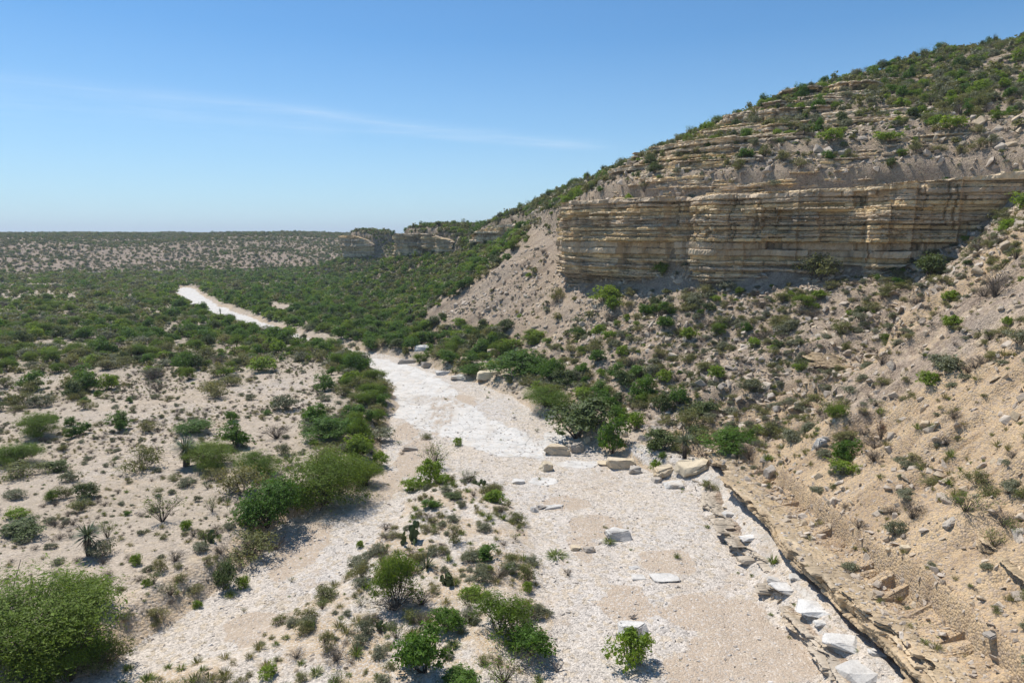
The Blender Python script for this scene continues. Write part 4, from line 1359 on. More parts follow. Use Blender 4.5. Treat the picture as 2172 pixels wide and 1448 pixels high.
# blocks of the pale bench under the undercut bank
for i, (u, v, w, h) in enumerate([(1548, 1090, 26, 12), (1592, 1140, 44, 14), (1645, 1232, 30, 16), (1668, 1250, 58, 20), (1728, 1292, 70, 24), (1742, 1322, 30, 14), (1785, 1362, 78, 28), (1822, 1425, 88, 34), (1690, 1225, 30, 12), (1858, 1385, 34, 16)]):
    x, y, z, t = hit(u, v); k = t / FPX * .95
    me = rock_mesh('bench_block', 900 + i * 5, w * k * 1.25, w * k * 1.0, h * k * .6, M['white'], 22, .5)
    o = link('bench_block', me); o.location = (x, y, z + h * k * .12); o.rotation_euler = (random.uniform(-.08, .08), random.uniform(-.05, .15), random.uniform(-.5, .5))
    tag(o, 'white weathered limestone block along the bench below the undercut bank', 'rock block', 'white blocks along the bedrock bench')
    used.append((x, y, w * k * .5))

# driftwood on the gravel
def branch(name, u, v, w, label, seed):
    x, y, z, t = hit(u, v); W = w * t / FPX; g = np.random.default_rng(seed); a = Acc()
    for i in range(7):
        an = g.uniform(-.6, 2.6); L = W * g.uniform(.3, .6)
        p0 = np.array([0, 0, .05]); p1 = p0 + np.array([math.cos(an) * L * .5, math.sin(an) * L * .5, g.uniform(.05, .25) * W]); p2 = p1 + np.array([math.cos(an + g.normal() * .5) * L * .5, math.sin(an) * L * .4, g.uniform(-.1, .15) * W])
        a.tube([p0, p1, p2], .05, .018, 5)
    o = link(name, a.mesh(name, M['drift'])); o.location = (x, y, z)
    tag(o, label, 'driftwood')


branch('driftwood', 1180, 1425, 60, 'grey forked driftwood branch on the gravel right of the bar', 5)
branch('driftwood', 1340, 1312, 24, 'small dark stick behind the white cracked boulder', 8)

tick('hand')
# ------------------------------------------------------------------ scatter
pool = {k: [] for k in ('dense_shrub', 'dark_shrub', 'bright_shrub', 'mesquite_tree', 'olive_shrub', 'grey_shrub', 'sparse_shrub', 'dead_shrub', 'grass_tuft', 'green_grass_tuft', 'yucca', 'agave', 'prickly_pear', 'rust_shrub')}


def jitter(x0, x1, y0, y1, cell, seed):
    g = np.random.default_rng(seed)
    gx, gy = np.meshgrid(np.arange(x0, x1, cell), np.arange(y0, y1, cell))
    x = gx.ravel() + g.uniform(-.5, .5, gx.size) * cell * .98; y = gy.ravel() + g.uniform(-.5, .5, gx.size) * cell * .98
    a = np.arctan2(x, y)
    m = (np.abs(a) < R(46)) & (y > 14)
    return x[m], y[m], g


USED = np.array(used)


def clear(x, y, s):
    ok = np.ones(len(x), bool)
    for ux, uy, ur in USED:
        ok &= (x - ux) ** 2 + (y - uy) ** 2 > (ur * .75 + s * .3) ** 2
    return ok


def scatter(x, y, g, prob, mix, smin, smax, power=1.6, hs=(.8, 1.15), zoff=0.0):
    """mix: dict kind -> weight (scalar or array)"""
    keep = g.random(len(x)) < prob
    x, y = x[keep], y[keep]
    n = len(x)
    ks = list(mix)
    W = np.stack([np.broadcast_to(np.asarray(mix[k], float), keep.shape)[keep] for k in ks], 1) if n else np.zeros((0, len(ks)))
    if n == 0: return
    W = np.cumsum(W / W.sum(1, keepdims=True), 1)
    pick = (g.random(n)[:, None] > W).sum(1).clip(0, len(ks) - 1)
    s = smin + (smax - smin) * np.power(g.random(n), power)
    for i, k in enumerate(ks):
        if 'grass' in k: s = np.where(pick == i, s * .62, s)
    ok = clear(x, y, s)
    z = on_bank(x, y, gsample(x, y, GZ))
    h = g.uniform(hs[0], hs[1], n)
    for i, k in enumerate(ks):
        m = (pick == i) & ok
        if m.any():
            pool[k].append(np.stack([x[m], y[m], z[m] + zoff, s[m], h[m]], 1))


def F_at(x, y):
    return gsample(x, y, *GF)


# valley-floor brush
x, y, g = jitter(-330, 30, 18, 470, 1.75, 1)
F = F_at(x, y); dB, dI, dF, dC, pC, dM = F
cov = brush_density(x, y, F) * (dF < .5) * (dM < 5)
greenz = sstep(105, 125, y) * sstep(-70, -20, dF)
rip = sstep(-10, -3, dB) * sstep(45, 60, y)
dense_w = .5 + 2.2 * greenz + 2.4 * rip
nearb = sstep(110, 60, np.hypot(x, y))
scatter(x, y, g, cov * .95, {'dense_shrub': dense_w, 'dark_shrub': .35 + .8 * greenz, 'bright_shrub': .45 + .25 * rip, 'mesquite_tree': 1.2 + 1.2 * rip, 'olive_shrub': 2.5 - 1.2 * greenz, 'grey_shrub': 1.3 * (1 - .6 * greenz), 'dead_shrub': .3}, 1.0, 3.5, 1.5)
# second, smaller layer between
x, y, g = jitter(-260, 20, 30, 260, 1.9, 2)
F = F_at(x, y); dB, dI, dF, dC, pC, dM = F
cov = brush_density(x, y, F) * (dF < .5)
scatter(x, y, g, cov * .45, {'olive_shrub': 2.0, 'grey_shrub': 1.2, 'dense_shrub': .8, 'sparse_shrub': .35, 'dead_shrub': .3, 'yucca': .03}, .5, 1.6, 1.2)
# open sandy flat: isolated shrubs and many small tufts
x, y, g = jitter(-75, 10, 24, 115, 2.3, 3)
F = F_at(x, y); dB, dI, dF, dC, pC, dM = F
ter = (dB < -1.0) & (dF < -2)
scatter(x, y, g, .17 * ter * sstep(.55, .2, brush_density(x, y, F)), {'olive_shrub': 2.2, 'grey_shrub': 1.3, 'dense_shrub': .9, 'sparse_shrub': .6, 'dead_shrub': .8, 'bright_shrub': .3, 'yucca': .06}, .6, 2.2, 1.4)
x, y, g = jitter(-70, 5, 22, 110, .55, 4)
F = F_at(x, y); dB, dI, dF, dC, pC, dM = F
ter = (dB < -.4) & (dF < -2)
cl = sstep(-.22, .3, fbm(x * .075, y * .075, 4, 131))
scatter(x, y, g, (.24 + .85 * cl * cl) * ter, {'grass_tuft': 1.4, 'dead_shrub': 1.0, 'green_grass_tuft': .2, 'grey_shrub': .5, 'olive_shrub': .3}, .24, .85, 2.0)
# scrubby bank between flat and channel
x, y, g = jitter(-40, 0, 22, 62, .8, 5)
F = F_at(x, y); dB, dI, dF, dC, pC, dM = F
edge = sstep(-5.5, -2.5, dB) * sstep(.4, -.4, dB)
scatter(x, y, g, .5 * edge, {'grass_tuft': .8, 'olive_shrub': 1.2, 'grey_shrub': .8, 'dead_shrub': .9, 'bright_shrub': .3, 'prickly_pear': .18, 'sparse_shrub': .4, 'green_grass_tuft': .4}, .4, 1.35, 1.5)
# the vegetated bar
x, y, g = jitter(-25, 5, 20, 58, .66, 6)
F = F_at(x, y); dB, dI, dF, dC, pC, dM = F
bar = sstep(-.4, .8, dI)
scatter(x, y, g, .95 * bar * (.45 + .55 * sstep(-.2, .3, fbm(x * .25, y * .25, 3, 133))), {'grass_tuft': 1.7, 'green_grass_tuft': 1.3, 'olive_shrub': 1.3, 'grey_shrub': .9, 'dead_shrub': .5, 'sparse_shrub': .25, 'bright_shrub': .22, 'agave': .03, 'prickly_pear': .03}, .42, 1.45, 1.35)
# sparse tufts on the gravel
x, y, g = jitter(-35, 18, 22, 90, 1.1, 7)
F = F_at(x, y); dB, dI, dF, dC, pC, dM = F
op = (dB > .3) & (dI < -.3) & (dF < -.5)
left = sstep(0, -8, x) * sstep(50, 35, y)
scatter(x, y, g, (.035 + .12 * left + .14 * sstep(8, 2, np.abs(dF + 4)) * (y > 60)) * op, {'grass_tuft': 1.3, 'green_grass_tuft': 1.0, 'dead_shrub': .3, 'sparse_shrub': .25}, .26, .8, 1.8)
# green growth along the bench
x, y, g = jitter(12, 17.5, 20, 60, .8, 8)
F = F_at(x, y); dB, dI, dF, dC, pC, dM = F
scatter(x, y, g, .22 * (dF > -3.4) * (dF < -.3), {'green_grass_tuft': 2, 'grass_tuft': .8, 'olive_shrub': .4}, .3, .75, 1.5)
# talus below the cliff
x, y, g = jitter(-120, 100, 14, 440, 1.25, 9)
F = F_at(x, y); dB, dI, dF, dC, pC, dM = F
tal = (dF > 0) & (dC < -.6)
nearR = sstep(86, 56, y) * sstep(14, 40, y + x * .6)
scree = sstep(88, 100, y) * sstep(148, 136, y - .25 * x) * sstep(-2, 3, dF) * (x < 14)
foot = sstep(7, 1, dF) * sstep(56, 62, y)
beyond = sstep(136, 156, y - .25 * x)
patch = sstep(-.25, .35, fbm(x * .06, y * .06, 4, 141))
pb = tal * np.clip(.46 + .46 * patch + .6 * foot + .4 * beyond - .62 * nearR - .5 * scree * (1 - foot), .04, .95)
scatter(x, y, g, pb * .85, {'olive_shrub': 2.3, 'grey_shrub': 1.5 - .6 * beyond, 'dense_shrub': .25 + 1.0 * foot + 1.2 * beyond, 'dark_shrub': .2 + .4 * foot, 'bright_shrub': .75 - .2 * nearR, 'mesquite_tree': .35 + .5 * foot, 'sparse_shrub': .35, 'dead_shrub': .5 + 1.0 * nearR, 'grass_tuft': .5 + 2.6 * nearR, 'yucca': .03}, .55, 2.5, 1.45)
x, y, g = jitter(-130, 40, 125, 440, 1.7, 19)
F = F_at(x, y); dB, dI, dF, dC, pC, dM = F
scatter(x, y, g, (dF > 0) * (dC < .5) * sstep(134, 150, y - .3 * x) * .9, {'olive_shrub': 2.0, 'dense_shrub': 1.6, 'dark_shrub': .8, 'bright_shrub': .9, 'mesquite_tree': .8, 'grey_shrub': .5}, 1.1, 3.2, 1.3)
x, y, g = jitter(10, 75, 16, 100, .75, 10)
F = F_at(x, y); dB, dI, dF, dC, pC, dM = F
nearR = sstep(92, 55, y)
scatter(x, y, g, (dF > .5) * (dC < -1) * (.18 + .32 * sstep(-.1, .3, fbm(x * .11, y * .11, 3, 143))) * (.4 + .6 * nearR), {'grass_tuft': 2.6, 'dead_shrub': .8, 'green_grass_tuft': .3, 'grey_shrub': .45, 'olive_shrub': .4}, .3, 1.1, 1.6)
x, y, g = jitter(-30, 60, 55, 130, .8, 14)
F = F_at(x, y); dB, dI, dF, dC, pC, dM = F
scree2 = sstep(92, 102, y) * (x < 12)
scatter(x, y, g, (dF > .5) * (dC < -1) * .48 * (1 - .6 * scree2), {'grass_tuft': 1.0, 'dead_shrub': .9, 'grey_shrub': .9, 'olive_shrub': .9}, .3, 1.1, 1.5)
x, y, g = jitter(-30, 50, 56, 132, 2.0, 20)
F = F_at(x, y); dB, dI, dF, dC, pC, dM = F
scatter(x, y, g, (dF > -1.5) * sstep(10, 3, dF) * (dC < -2) * sstep(-.35, .1, fbm(x * .09, y * .09, 3, 145)) * .8, {'dense_shrub': 1.3, 'dark_shrub': 1.1, 'mesquite_tree': 1.4, 'olive_shrub': 1.0, 'bright_shrub': .7, 'grey_shrub': .5}, 1.3, 3.6, 1.3)
x, y, g = jitter(8, 70, 60, 110, 2.6, 18)
F = F_at(x, y); dB, dI, dF, dC, pC, dM = F
scatter(x, y, g, (dF > 8) * (dC < -1) * sstep(60, 80, y) * sstep(-.1, .25, fbm(x * .07, y * .07, 3, 147)) * .6, {'dense_shrub': .3, 'dark_shrub': .3, 'mesquite_tree': .6, 'olive_shrub': 2.0, 'bright_shrub': 1.0, 'grey_shrub': .9}, 1.2, 3.0, 1.4)
x, y, g = jitter(14, 64, 18, 88, .82, 32)
F = F_at(x, y); dB, dI, dF, dC, pC, dM = F
pt = sstep(-.15, .3, fbm(x * .13, y * .13, 3, 149))
scatter(x, y, g, (dF > 2.2) * (dC < -1) * (.30 + .60 * pt) * (.65 + .35 * sstep(40, 70, y)), {'grass_tuft': 2.4, 'dead_shrub': 1.1, 'grey_shrub': 1.2, 'olive_shrub': 1.0, 'green_grass_tuft': .6, 'sparse_shrub': .3}, .5, 1.5, 1.6)
x, y, g = jitter(14, 64, 22, 90, 2.4, 33)
F = F_at(x, y); dB, dI, dF, dC, pC, dM = F
scatter(x, y, g, (dF > 3) * (dC < -1) * sstep(0, .3, fbm(x * .1, y * .1, 3, 150)) * .6, {'dead_shrub': 1.0, 'grey_shrub': 1.2, 'olive_shrub': 1.4, 'bright_shrub': .4, 'sparse_shrub': .5, 'dark_shrub': .3}, 1.0, 2.1, 1.4)
# the upper hill
x, y, g = jitter(-20, 160, 40, 240, 1.2, 11)
F = F_at(x, y); dB, dI, dF, dC, pC, dM = F
upp = (dC > 1.6)
zg = gsample(x, y, GZ)
patch = sstep(-.35, .25, fbm(x * .05, y * .05, 4, 151) * .6 + .75 * fbm(zg * .33 + .02 * x, x * .012, 3, 153))
scatter(x, y, g, upp * (.42 + .45 * patch) * sstep(0, 3, dC), {'olive_shrub': 3.0, 'grey_shrub': 1.7, 'dense_shrub': .45, 'dark_shrub': .55, 'bright_shrub': .75, 'mesquite_tree': .5, 'sparse_shrub': .5, 'dead_shrub': .5, 'grass_tuft': .6, 'yucca': .04}, .6, 2.4, 1.4, (.8, 1.55))
x, y, g = jitter(-10, 130, 60, 190, .9, 12)
F = F_at(x, y); dB, dI, dF, dC, pC, dM = F
scatter(x, y, g, (dC > 2.2) * .45, {'grass_tuft': 1.2, 'grey_shrub': 1.0, 'olive_shrub': 1.2, 'dead_shrub': .6}, .3, .95, 1.4)
# distant hills and everything on the far side
x, y, g = jitter(-560, 220, 240, 820, 2.35, 13)
F = F_at(x, y); dB, dI, dF, dC, pC, dM = F
fard = np.clip(.74 + .3 * sstep(25, 110, dM) + .35 * fbm(x * .015, y * .015, 3, 161), .05, .95)
x = x + g.normal(size=len(x)) * 1.6; y = y + g.normal(size=len(y)) * 1.6
scatter(x, y, g, (dM > 0) * fard, {'olive_shrub': 2.0, 'dark_shrub': 1.0, 'grey_shrub': 1.4, 'dense_shrub': .35}, .9, 2.9, 1.5)
x, y, g = jitter(-120, 160, 190, 520, 1.9, 15)
F = F_at(x, y); dB, dI, dF, dC, pC, dM = F
scatter(x, y, g, (dC > .8) * (y > 196) * .95, {'olive_shrub': 2.0, 'dark_shrub': .6, 'grey_shrub': .8, 'dense_shrub': .5}, 1.0, 2.4, 1.4)

x, y, g = jitter(-95, 10, 195, 360, 1.05, 31)
F = F_at(x, y); dB, dI, dF, dC, pC, dM = F
scatter(x, y, g, (dC > .6) * (dC < 22) * .8, {'olive_shrub': 1.6, 'bright_shrub': .8, 'dense_shrub': .5, 'grey_shrub': .4}, .7, 1.7, 1.3)
# stones
stones = []; pebbles = []


def add_stones(lst, x0, x1, y0, y1, cell, seed, prob, smin, smax, power):
    x, y, g = jitter(x0, x1, y0, y1, cell, seed)
    F = F_at(x, y)
    m = g.random(len(x)) < prob(x, y, F)
    x, y = x[m], y[m]
    s = smin * np.power(smax / smin, np.power(g.random(len(x)), power))
    z = on_bank(x, y, gsample(x, y, GZ))
    lst.append(np.stack([x, y, z + s * .02, s, g.random(len(x))], 1))


add_stones(pebbles, -36, 17, 20, 100, .20, 21, lambda x, y, F: ((F[0] > .2) | ((F[2] > -3.3) & (y < 58))) * (F[1] < .3) * (F[2] < -.1) * (.40 + .3 * fbm(x * .2, y * .2, 2, 171)) * sstep(100, 60, y), .04, .34, 4.0)
add_stones(stones, -45, 5, 20, 75, .30, 22, lambda x, y, F: ((F[0] < .2) | (F[1] > 0)) * (F[2] < -2) * .35 * (.4 + sstep(-5, 0, F[0])), .05, .34, 3.0)
add_stones(stones, 10, 75, 16, 105, .27, 23, lambda x, y, F: (F[2] > .1) * (F[3] < -.5) * (.55 + .5 * fbm(x * .15, y * .15, 3, 173)), .07, .9, 3.3)
add_stones(stones, -25, 60, 58, 135, .36, 24, lambda x, y, F: (F[2] > -2.5) * (F[3] < 0) * (F[0] < .5) * (.55 + .5 * fbm(x * .1, y * .1, 3, 175)), .11, 1.4, 2.7)
add_stones(stones, 0, 120, 60, 180, .50, 25, lambda x, y, F: (F[3] > 1.2) * (.6 + .4 * fbm(x * .1, y * .1, 3, 177)) * sstep(45, 10, F[3]), .15, 1.5, 2.6)
add_stones(stones, -90, 0, 130, 330, 1.7, 26, lambda x, y, F: (F[2] > 2) * (F[3] < 0) * (.10 + .25 * sstep(0, .4, fbm(x * .06, y * .06, 3, 179))), .4, 2.2, 2.2)
add_stones(stones, 15.5, 20, 16, 58, .16, 27, lambda x, y, F: (F[2] > -.3) * (F[2] < 3.0) * .5, .06, .42, 2.8)
add_stones(stones, 13.5, 18, 20, 60, .22, 28, lambda x, y, F: (F[2] > -3) * (F[2] < -.1) * .22, .06, .5, 2.6)
add_stones(stones, 5, 75, 72, 128, .8, 29, lambda x, y, F: (F[3] > .8) * (F[3] < 11) * (y < 128) * .55, .3, 1.9, 2.0)
stones = np.vstack(stones); pebbles = np.vstack(pebbles)

tick('scatter')
# ------------------------------------------------------------------ choose which repeats become objects of their own
ZN = [
    ('bar', 'on the scrubby bar between the two gravel channels'),
    ('bed', 'on the open gravel of the dry riverbed'),
    ('bench', 'on the pale bench below the undercut bank'),
    ('flat', 'on the open sandy flat left of the riverbed'),
    ('rip', 'in the thicket lining the left bank of the riverbed'),
    ('brush', 'in the wide brush of the valley floor'),
    ('grove', 'in the dense green growth right of the far riverbed'),
    ('near', 'on the sandy slope above the undercut bank'),
    ('foot', 'along the foot of the scree slope'),
    ('scree', 'on the scree slope below the main cliff'),
    ('spur', 'on the green slopes under the far spur cliffs'),
    ('upper', 'on the ledgy hill above the main cliff'),
    ('crest', 'high on the hill towards the skyline'),
    ('far', 'on the distant hills'),
]
ZTEXT = dict(ZN)


def zone(x, y, F):
    dB, dI, dF, dC, pC, dM = F
    z = np.full(len(x), 'brush', dtype='<U6')
    z[(dF < 0) & (dB < 0) & (np.hypot(x, y) < 95)] = 'flat'
    z[(dF < -2) & (dB < 0) & (dB > -9) & (y > 50) & (y < 115)] = 'rip'
    z[(dB < 0) & (y > 105) & (dF < 0) & (dF > -55)] = 'grove'
    z[(dB >= 0)] = 'bed'
    z[(dI > 0) & (y < 62)] = 'bar'
    z[(dF > -3) & (dF < .2) & (y < 60)] = 'bench'
    z[(dF >= .2)] = 'scree'
    z[(dF >= .2) & (y < 60)] = 'near'
    z[(dF >= -2) & (dF < 6) & (y > 58)] = 'foot'
    z[(dF >= .2) & (y > 132)] = 'spur'
    z[(dC > 1)] = 'upper'
    z[(dC > 32)] = 'crest'
    z[(dC > 1) & (y > 185)] = 'spur'
    z[dM > 0] = 'far'
    return z


DESC = {'dense_shrub': ('rich green dense shrub', 'dense green shrubs'), 'dark_shrub': ('dark green shrub', 'dark green shrubs'), 'bright_shrub': ('bright yellow-green shrub', 'bright yellow-green shrubs'),
        'mesquite_tree': ('feathery mesquite', 'feathery mesquites'), 'olive_shrub': ('olive-green shrub', 'olive-green shrubs'), 'grey_shrub': ('grey-green shrub', 'grey-green shrubs'),
        'sparse_shrub': ('thin see-through shrub', 'thin see-through shrubs'), 'dead_shrub': ('brown twiggy dead shrub', 'brown dead shrubs'), 'grass_tuft': ('dry grass tuft', 'dry grass tufts'),
        'green_grass_tuft': ('fresh green grass tuft', 'green grass tufts'), 'yucca': ('spiky yucca', 'yuccas'), 'agave': ('spiky agave', 'agaves'), 'prickly_pear': ('prickly pear', 'prickly pears'),
        'rust_shrub': ('rust-brown shrub', 'rust-brown shrubs'), 'rock': ('pale angular rock', 'pale angular rocks')}
HANDN = {}
for h in HAND: HANDN[h[0]] = HANDN.get(h[0], 0) + 1
LIMIT = {'dense_shrub': 270, 'dark_shrub': 230, 'bright_shrub': 220, 'mesquite_tree': 230, 'olive_shrub': 275, 'grey_shrub': 250, 'sparse_shrub': 160, 'dead_shrub': 230, 'grass_tuft': 270, 'green_grass_tuft': 220, 'yucca': 60, 'agave': 20, 'prickly_pear': 40, 'rust_shrub': 5}
TX = np.array([(a, b) for a, b, c, d in THINGS]); TS = [d for a, b, c, d in THINGS]
TAKEN = set()


def label_for(kind, x, y, zn, width, big):
    base = DESC[kind][0]
    d = np.hypot(TX[:, 0] - x, TX[:, 1] - y)
    for i in np.argsort(d)[:3]:
        if d[i] > max(2.2, .035 * math.hypot(x, y) + width): break
        dx, dy = x - TX[i, 0], y - TX[i, 1]
        w = ('beyond' if dy > 0 else 'in front of') if abs(dy) > abs(dx) * 1.3 else ('right of' if dx > 0 else 'left of')
        key = (kind, i, w)
        if key not in TAKEN:
            TAKEN.add(key)
            return f'{base} just {w} {TS[i]}', None
    sz = 'large' if big == 2 else ('mid-sized' if big == 1 else 'small')
    return f'{sz} {base} {ZTEXT[zn]}', f'{sz} {DESC[kind][1]} {ZTEXT[zn]}'


rest = {}
for kind, lst in pool.items():
    if not lst: continue
    A = np.vstack(lst)
    x, y, z, s, hsc = A.T
    top = z + s * hsc * PROTO_H[kind]
    u, v, dep = project(np.stack([x, y, z + .5 * (top - z)], 1))
    vis = (u > 4) & (u < 2168) & (v > 4) & (v < 1444) & seen(x, y, top)
    size = s * np.sqrt(hsc) / dep * FPX
    order = np.argsort(-np.where(vis, size, -1))
    nkeep = min(LIMIT[kind] - HANDN.get(kind, 0), int(vis.sum()))
    pick = order[:max(0, nkeep)]
    F = F_at(x[pick], y[pick]); zn = zone(x[pick], y[pick], F)
    q1, q2 = np.quantile(s[pick], [.4, .8]) if len(pick) else (0, 0)
    for j, i in enumerate(pick):
        big = 2 if s[i] > q2 else (1 if s[i] > q1 else 0)
        lab, grp = label_for(kind, x[i], y[i], zn[j], s[i], big)
        put(kind, x[i], y[i], z[i] - .03, s[i], hsc[i], lab, grp, size[i] > 34 and len(KINDS[kind][0]['parts']) > 1)
    m = np.ones(len(A), bool); m[pick] = False
    rest[kind] = A[m]

# rocks
A = stones
u, v, dep = project(A[:, :3])
vis = (u > 4) & (u < 2168) & (v > 4) & (v < 1444) & seen(A[:, 0], A[:, 1], A[:, 2] + A[:, 3] * .3)
size = np.where(vis, A[:, 3] / dep * FPX, -1)
okc = clear(A[:, 0], A[:, 1], A[:, 3] * 0 + .2)
pick = np.argsort(-np.where(okc, size, -1))[:275]
F = F_at(A[pick, 0], A[pick, 1]); zn = zone(A[pick, 0], A[pick, 1], F)
_, _, _ = 0, 0, 0
NRM = np.gradient(GZ, axis=1)
q1, q2 = np.quantile(A[pick, 3], [.4, .8])


def slope_rot(x, y, g_, tilt=.25):
    e = .35
    zx = (gsample(x + e, y, GZ) - gsample(x - e, y, GZ)) / (2 * e); zy = (gsample(x, y + e, GZ) - gsample(x, y - e, GZ)) / (2 * e)
    rx = np.arctan(np.clip(zy, -1, 1)) + g_.normal(size=len(x)) * tilt; ry = -np.arctan(np.clip(zx, -1, 1)) + g_.normal(size=len(x)) * tilt
    return rx, ry


g = np.random.default_rng(77)
rx, ry = slope_rot(A[pick, 0], A[pick, 1], g)
for j, i in enumerate(pick):
    big = 2 if A[i, 3] > q2 else (1 if A[i, 3] > q1 else 0)
    lab, grp = label_for('rock', A[i, 0], A[i, 1], zn[j], A[i, 3], big)
    me = random.choice(ROCKS['slab'] + ROCKS['block'])
    o = link('rock', me); o.location = A[i, :3]; o.scale = (A[i, 3],) * 3
    o.rotation_euler = (rx[j], ry[j], random.uniform(0, 6.28))
    tag(o, lab, 'rock', grp)
m = np.ones(len(A), bool); m[pick] = False
stones = A[m]


# ------------------------------------------------------------------ what nobody could count: instanced on points
def instancer(name, meshes, P, rot, scl, idx):
    pc = bpy.data.collections.new(name + '_kinds')
    for i, me in enumerate(meshes):
        o = bpy.data.objects.new('%s_%03d' % (name, i), me); pc.objects.link(o)
    me = bpy.data.meshes.new(name); me.vertices.add(len(P)); me.vertices.foreach_set('co', np.ascontiguousarray(P, np.float32).ravel())
    a = me.attributes.new('irot', 'FLOAT_VECTOR', 'POINT'); a.data.foreach_set('vector', np.ascontiguousarray(rot, np.float32).ravel())
    a = me.attributes.new('iscl', 'FLOAT_VECTOR', 'POINT'); a.data.foreach_set('vector', np.ascontiguousarray(scl, np.float32).ravel())
    a = me.attributes.new('iidx', 'INT', 'POINT'); a.data.foreach_set('value', np.ascontiguousarray(idx, np.int32))
    ng = bpy.data.node_groups.new(name + '_scatter', 'GeometryNodeTree')
    ng.interface.new_socket('Geometry', in_out='INPUT', socket_type='NodeSocketGeometry')
    ng.interface.new_socket('Geometry', in_out='OUTPUT', socket_type='NodeSocketGeometry')
    nd = ng.nodes; L = ng.links
    gi = nd.new('NodeGroupInput'); go = nd.new('NodeGroupOutput')
    m2p = nd.new('GeometryNodeMeshToPoints'); L.new(gi.outputs[0], m2p.inputs[0])
    ci = nd.new('GeometryNodeCollectionInfo'); ci.inputs['Collection'].default_value = pc
    ci.inputs['Separate Children'].default_value = True; ci.inputs['Reset Children'].default_value = True
    ip = nd.new('GeometryNodeInstanceOnPoints'); ip.inputs['Pick Instance'].default_value = True
    L.new(m2p.outputs[0], ip.inputs['Points']); L.new(ci.outputs[0], ip.inputs['Instance'])

    def at(nm, ty):
        n = nd.new('GeometryNodeInputNamedAttribute'); n.data_type = ty; n.inputs['Name'].default_value = nm
        return n.outputs[0]
    L.new(at('iidx', 'INT'), ip.inputs['Instance Index'])
    er = nd.new('FunctionNodeEulerToRotation'); L.new(at('irot', 'FLOAT_VECTOR'), er.inputs[0]); L.new(er.outputs[0], ip.inputs['Rotation'])
    L.new(at('iscl', 'FLOAT_VECTOR'), ip.inputs['Scale'])
    L.new(ip.outputs[0], go.inputs[0])
    o = link(name, me)
    md = o.modifiers.new('scatter', 'NODES'); md.node_group = ng
    return tag(o, kind='stuff')


g = np.random.default_rng(99)


def stuff_plants(name, kinds, label, far_from=95):
    meshes = []; P = []; rot = []; scl = []; idx = []
    for k in kinds:
        if k not in rest or not len(rest[k]): continue
        A = rest[k]; n = len(A)
        dist = np.hypot(A[:, 0], A[:, 1])
        near = [v['joined'] for v in KINDS[k][:4]]; farm = FAR.get(k)
        b0 = len(meshes); meshes += near
        ix = b0 + g.integers(0, len(near), n)
        if farm:
            f0 = len(meshes); meshes += farm
            ix = np.where(dist > far_from, f0 + g.integers(0, len(farm), n), ix)
        P.append(A[:, :3] - np.array([0, 0, .03])); idx.append(ix)
        rot.append(np.stack([g.normal(size=n) * .12, g.normal(size=n) * .12, g.uniform(0, 6.28, n)], 1))
        scl.append(np.stack([A[:, 3] * g.uniform(.72, 1.25, n), A[:, 3] * g.uniform(.72, 1.25, n), A[:, 3] * A[:, 4] * g.uniform(.75, 1.25, n)], 1))
    o = instancer(name, meshes, np.vstack(P), np.vstack(rot), np.vstack(scl), np.concatenate(idx))
    o['label'] = label; o['category'] = name.replace('_', ' ')
    print(name, sum(len(p) for p in P))


stuff_plants('brush', ['dense_shrub', 'dark_shrub', 'bright_shrub', 'mesquite_tree', 'olive_shrub', 'grey_shrub', 'sparse_shrub', 'dead_shrub', 'yucca', 'agave', 'prickly_pear'],
             'continuous olive and green desert brush over the valley floor and hills')
stuff_plants('grass', ['grass_tuft', 'green_grass_tuft'], 'small dry grass tufts dotted over the sandy ground and slopes')
for nm, A, ms, lab in (('scree', stones, ROCKS['slab'] + ROCKS['block'], 'loose pale limestone scree strewn over the slopes'), ('gravel', pebbles, WROCKS, 'white limestone gravel and cobbles covering the riverbed')):
    n = len(A)
    rx, ry = slope_rot(A[:, 0], A[:, 1], g)
    rot = np.stack([rx, ry, g.uniform(0, 6.28, n)], 1)
    o = instancer(nm, ms, A[:, :3], rot, np.repeat(A[:, 3:4], 3, 1) * g.uniform(.75, 1.2, (n, 3)), g.integers(0, len(ms), n))
    o['label'] = lab; o['category'] = nm
    print(nm, n)

tick('stuff')
# ------------------------------------------------------------------ sky, sun, camera
SUN_EL, SUN_AZ = R(61), R(-45)       # high, ahead of the camera and a little to the left
S = Vector((math.sin(SUN_AZ) * math.cos(SUN_EL), math.cos(SUN_AZ) * math.cos(SUN_EL), math.sin(SUN_EL)))
ld = bpy.data.lights.new('sun', 'SUN'); ld.energy = 4.2; ld.angle = R(.53); ld.color = (1, .955, .89)
lo = bpy.data.objects.new('sun', ld); COL.objects.link(lo); lo.rotation_euler = S.to_track_quat('Z', 'Y').to_euler()
w = bpy.data.worlds.new('World'); SC.world = w; w.use_nodes = True
nt = w.node_tree; nt.nodes.clear(); b = N(nt)
sky = b.n('ShaderNodeTexSky', sky_type='NISHITA'); sky.sun_disc = False
sky.sun_elevation = SUN_EL; sky.sun_rotation = SUN_AZ % (2 * PI); sky.altitude = 400; sky.air_density = 1.0; sky.dust_density = .0; sky.ozone_density = 3.0
tc = b.n('ShaderNodeTexCoord').outputs['Generated']


def vdir(u, v):
    d = Vector([float(a) for a in ray(u, v)]); d.normalize(); return d


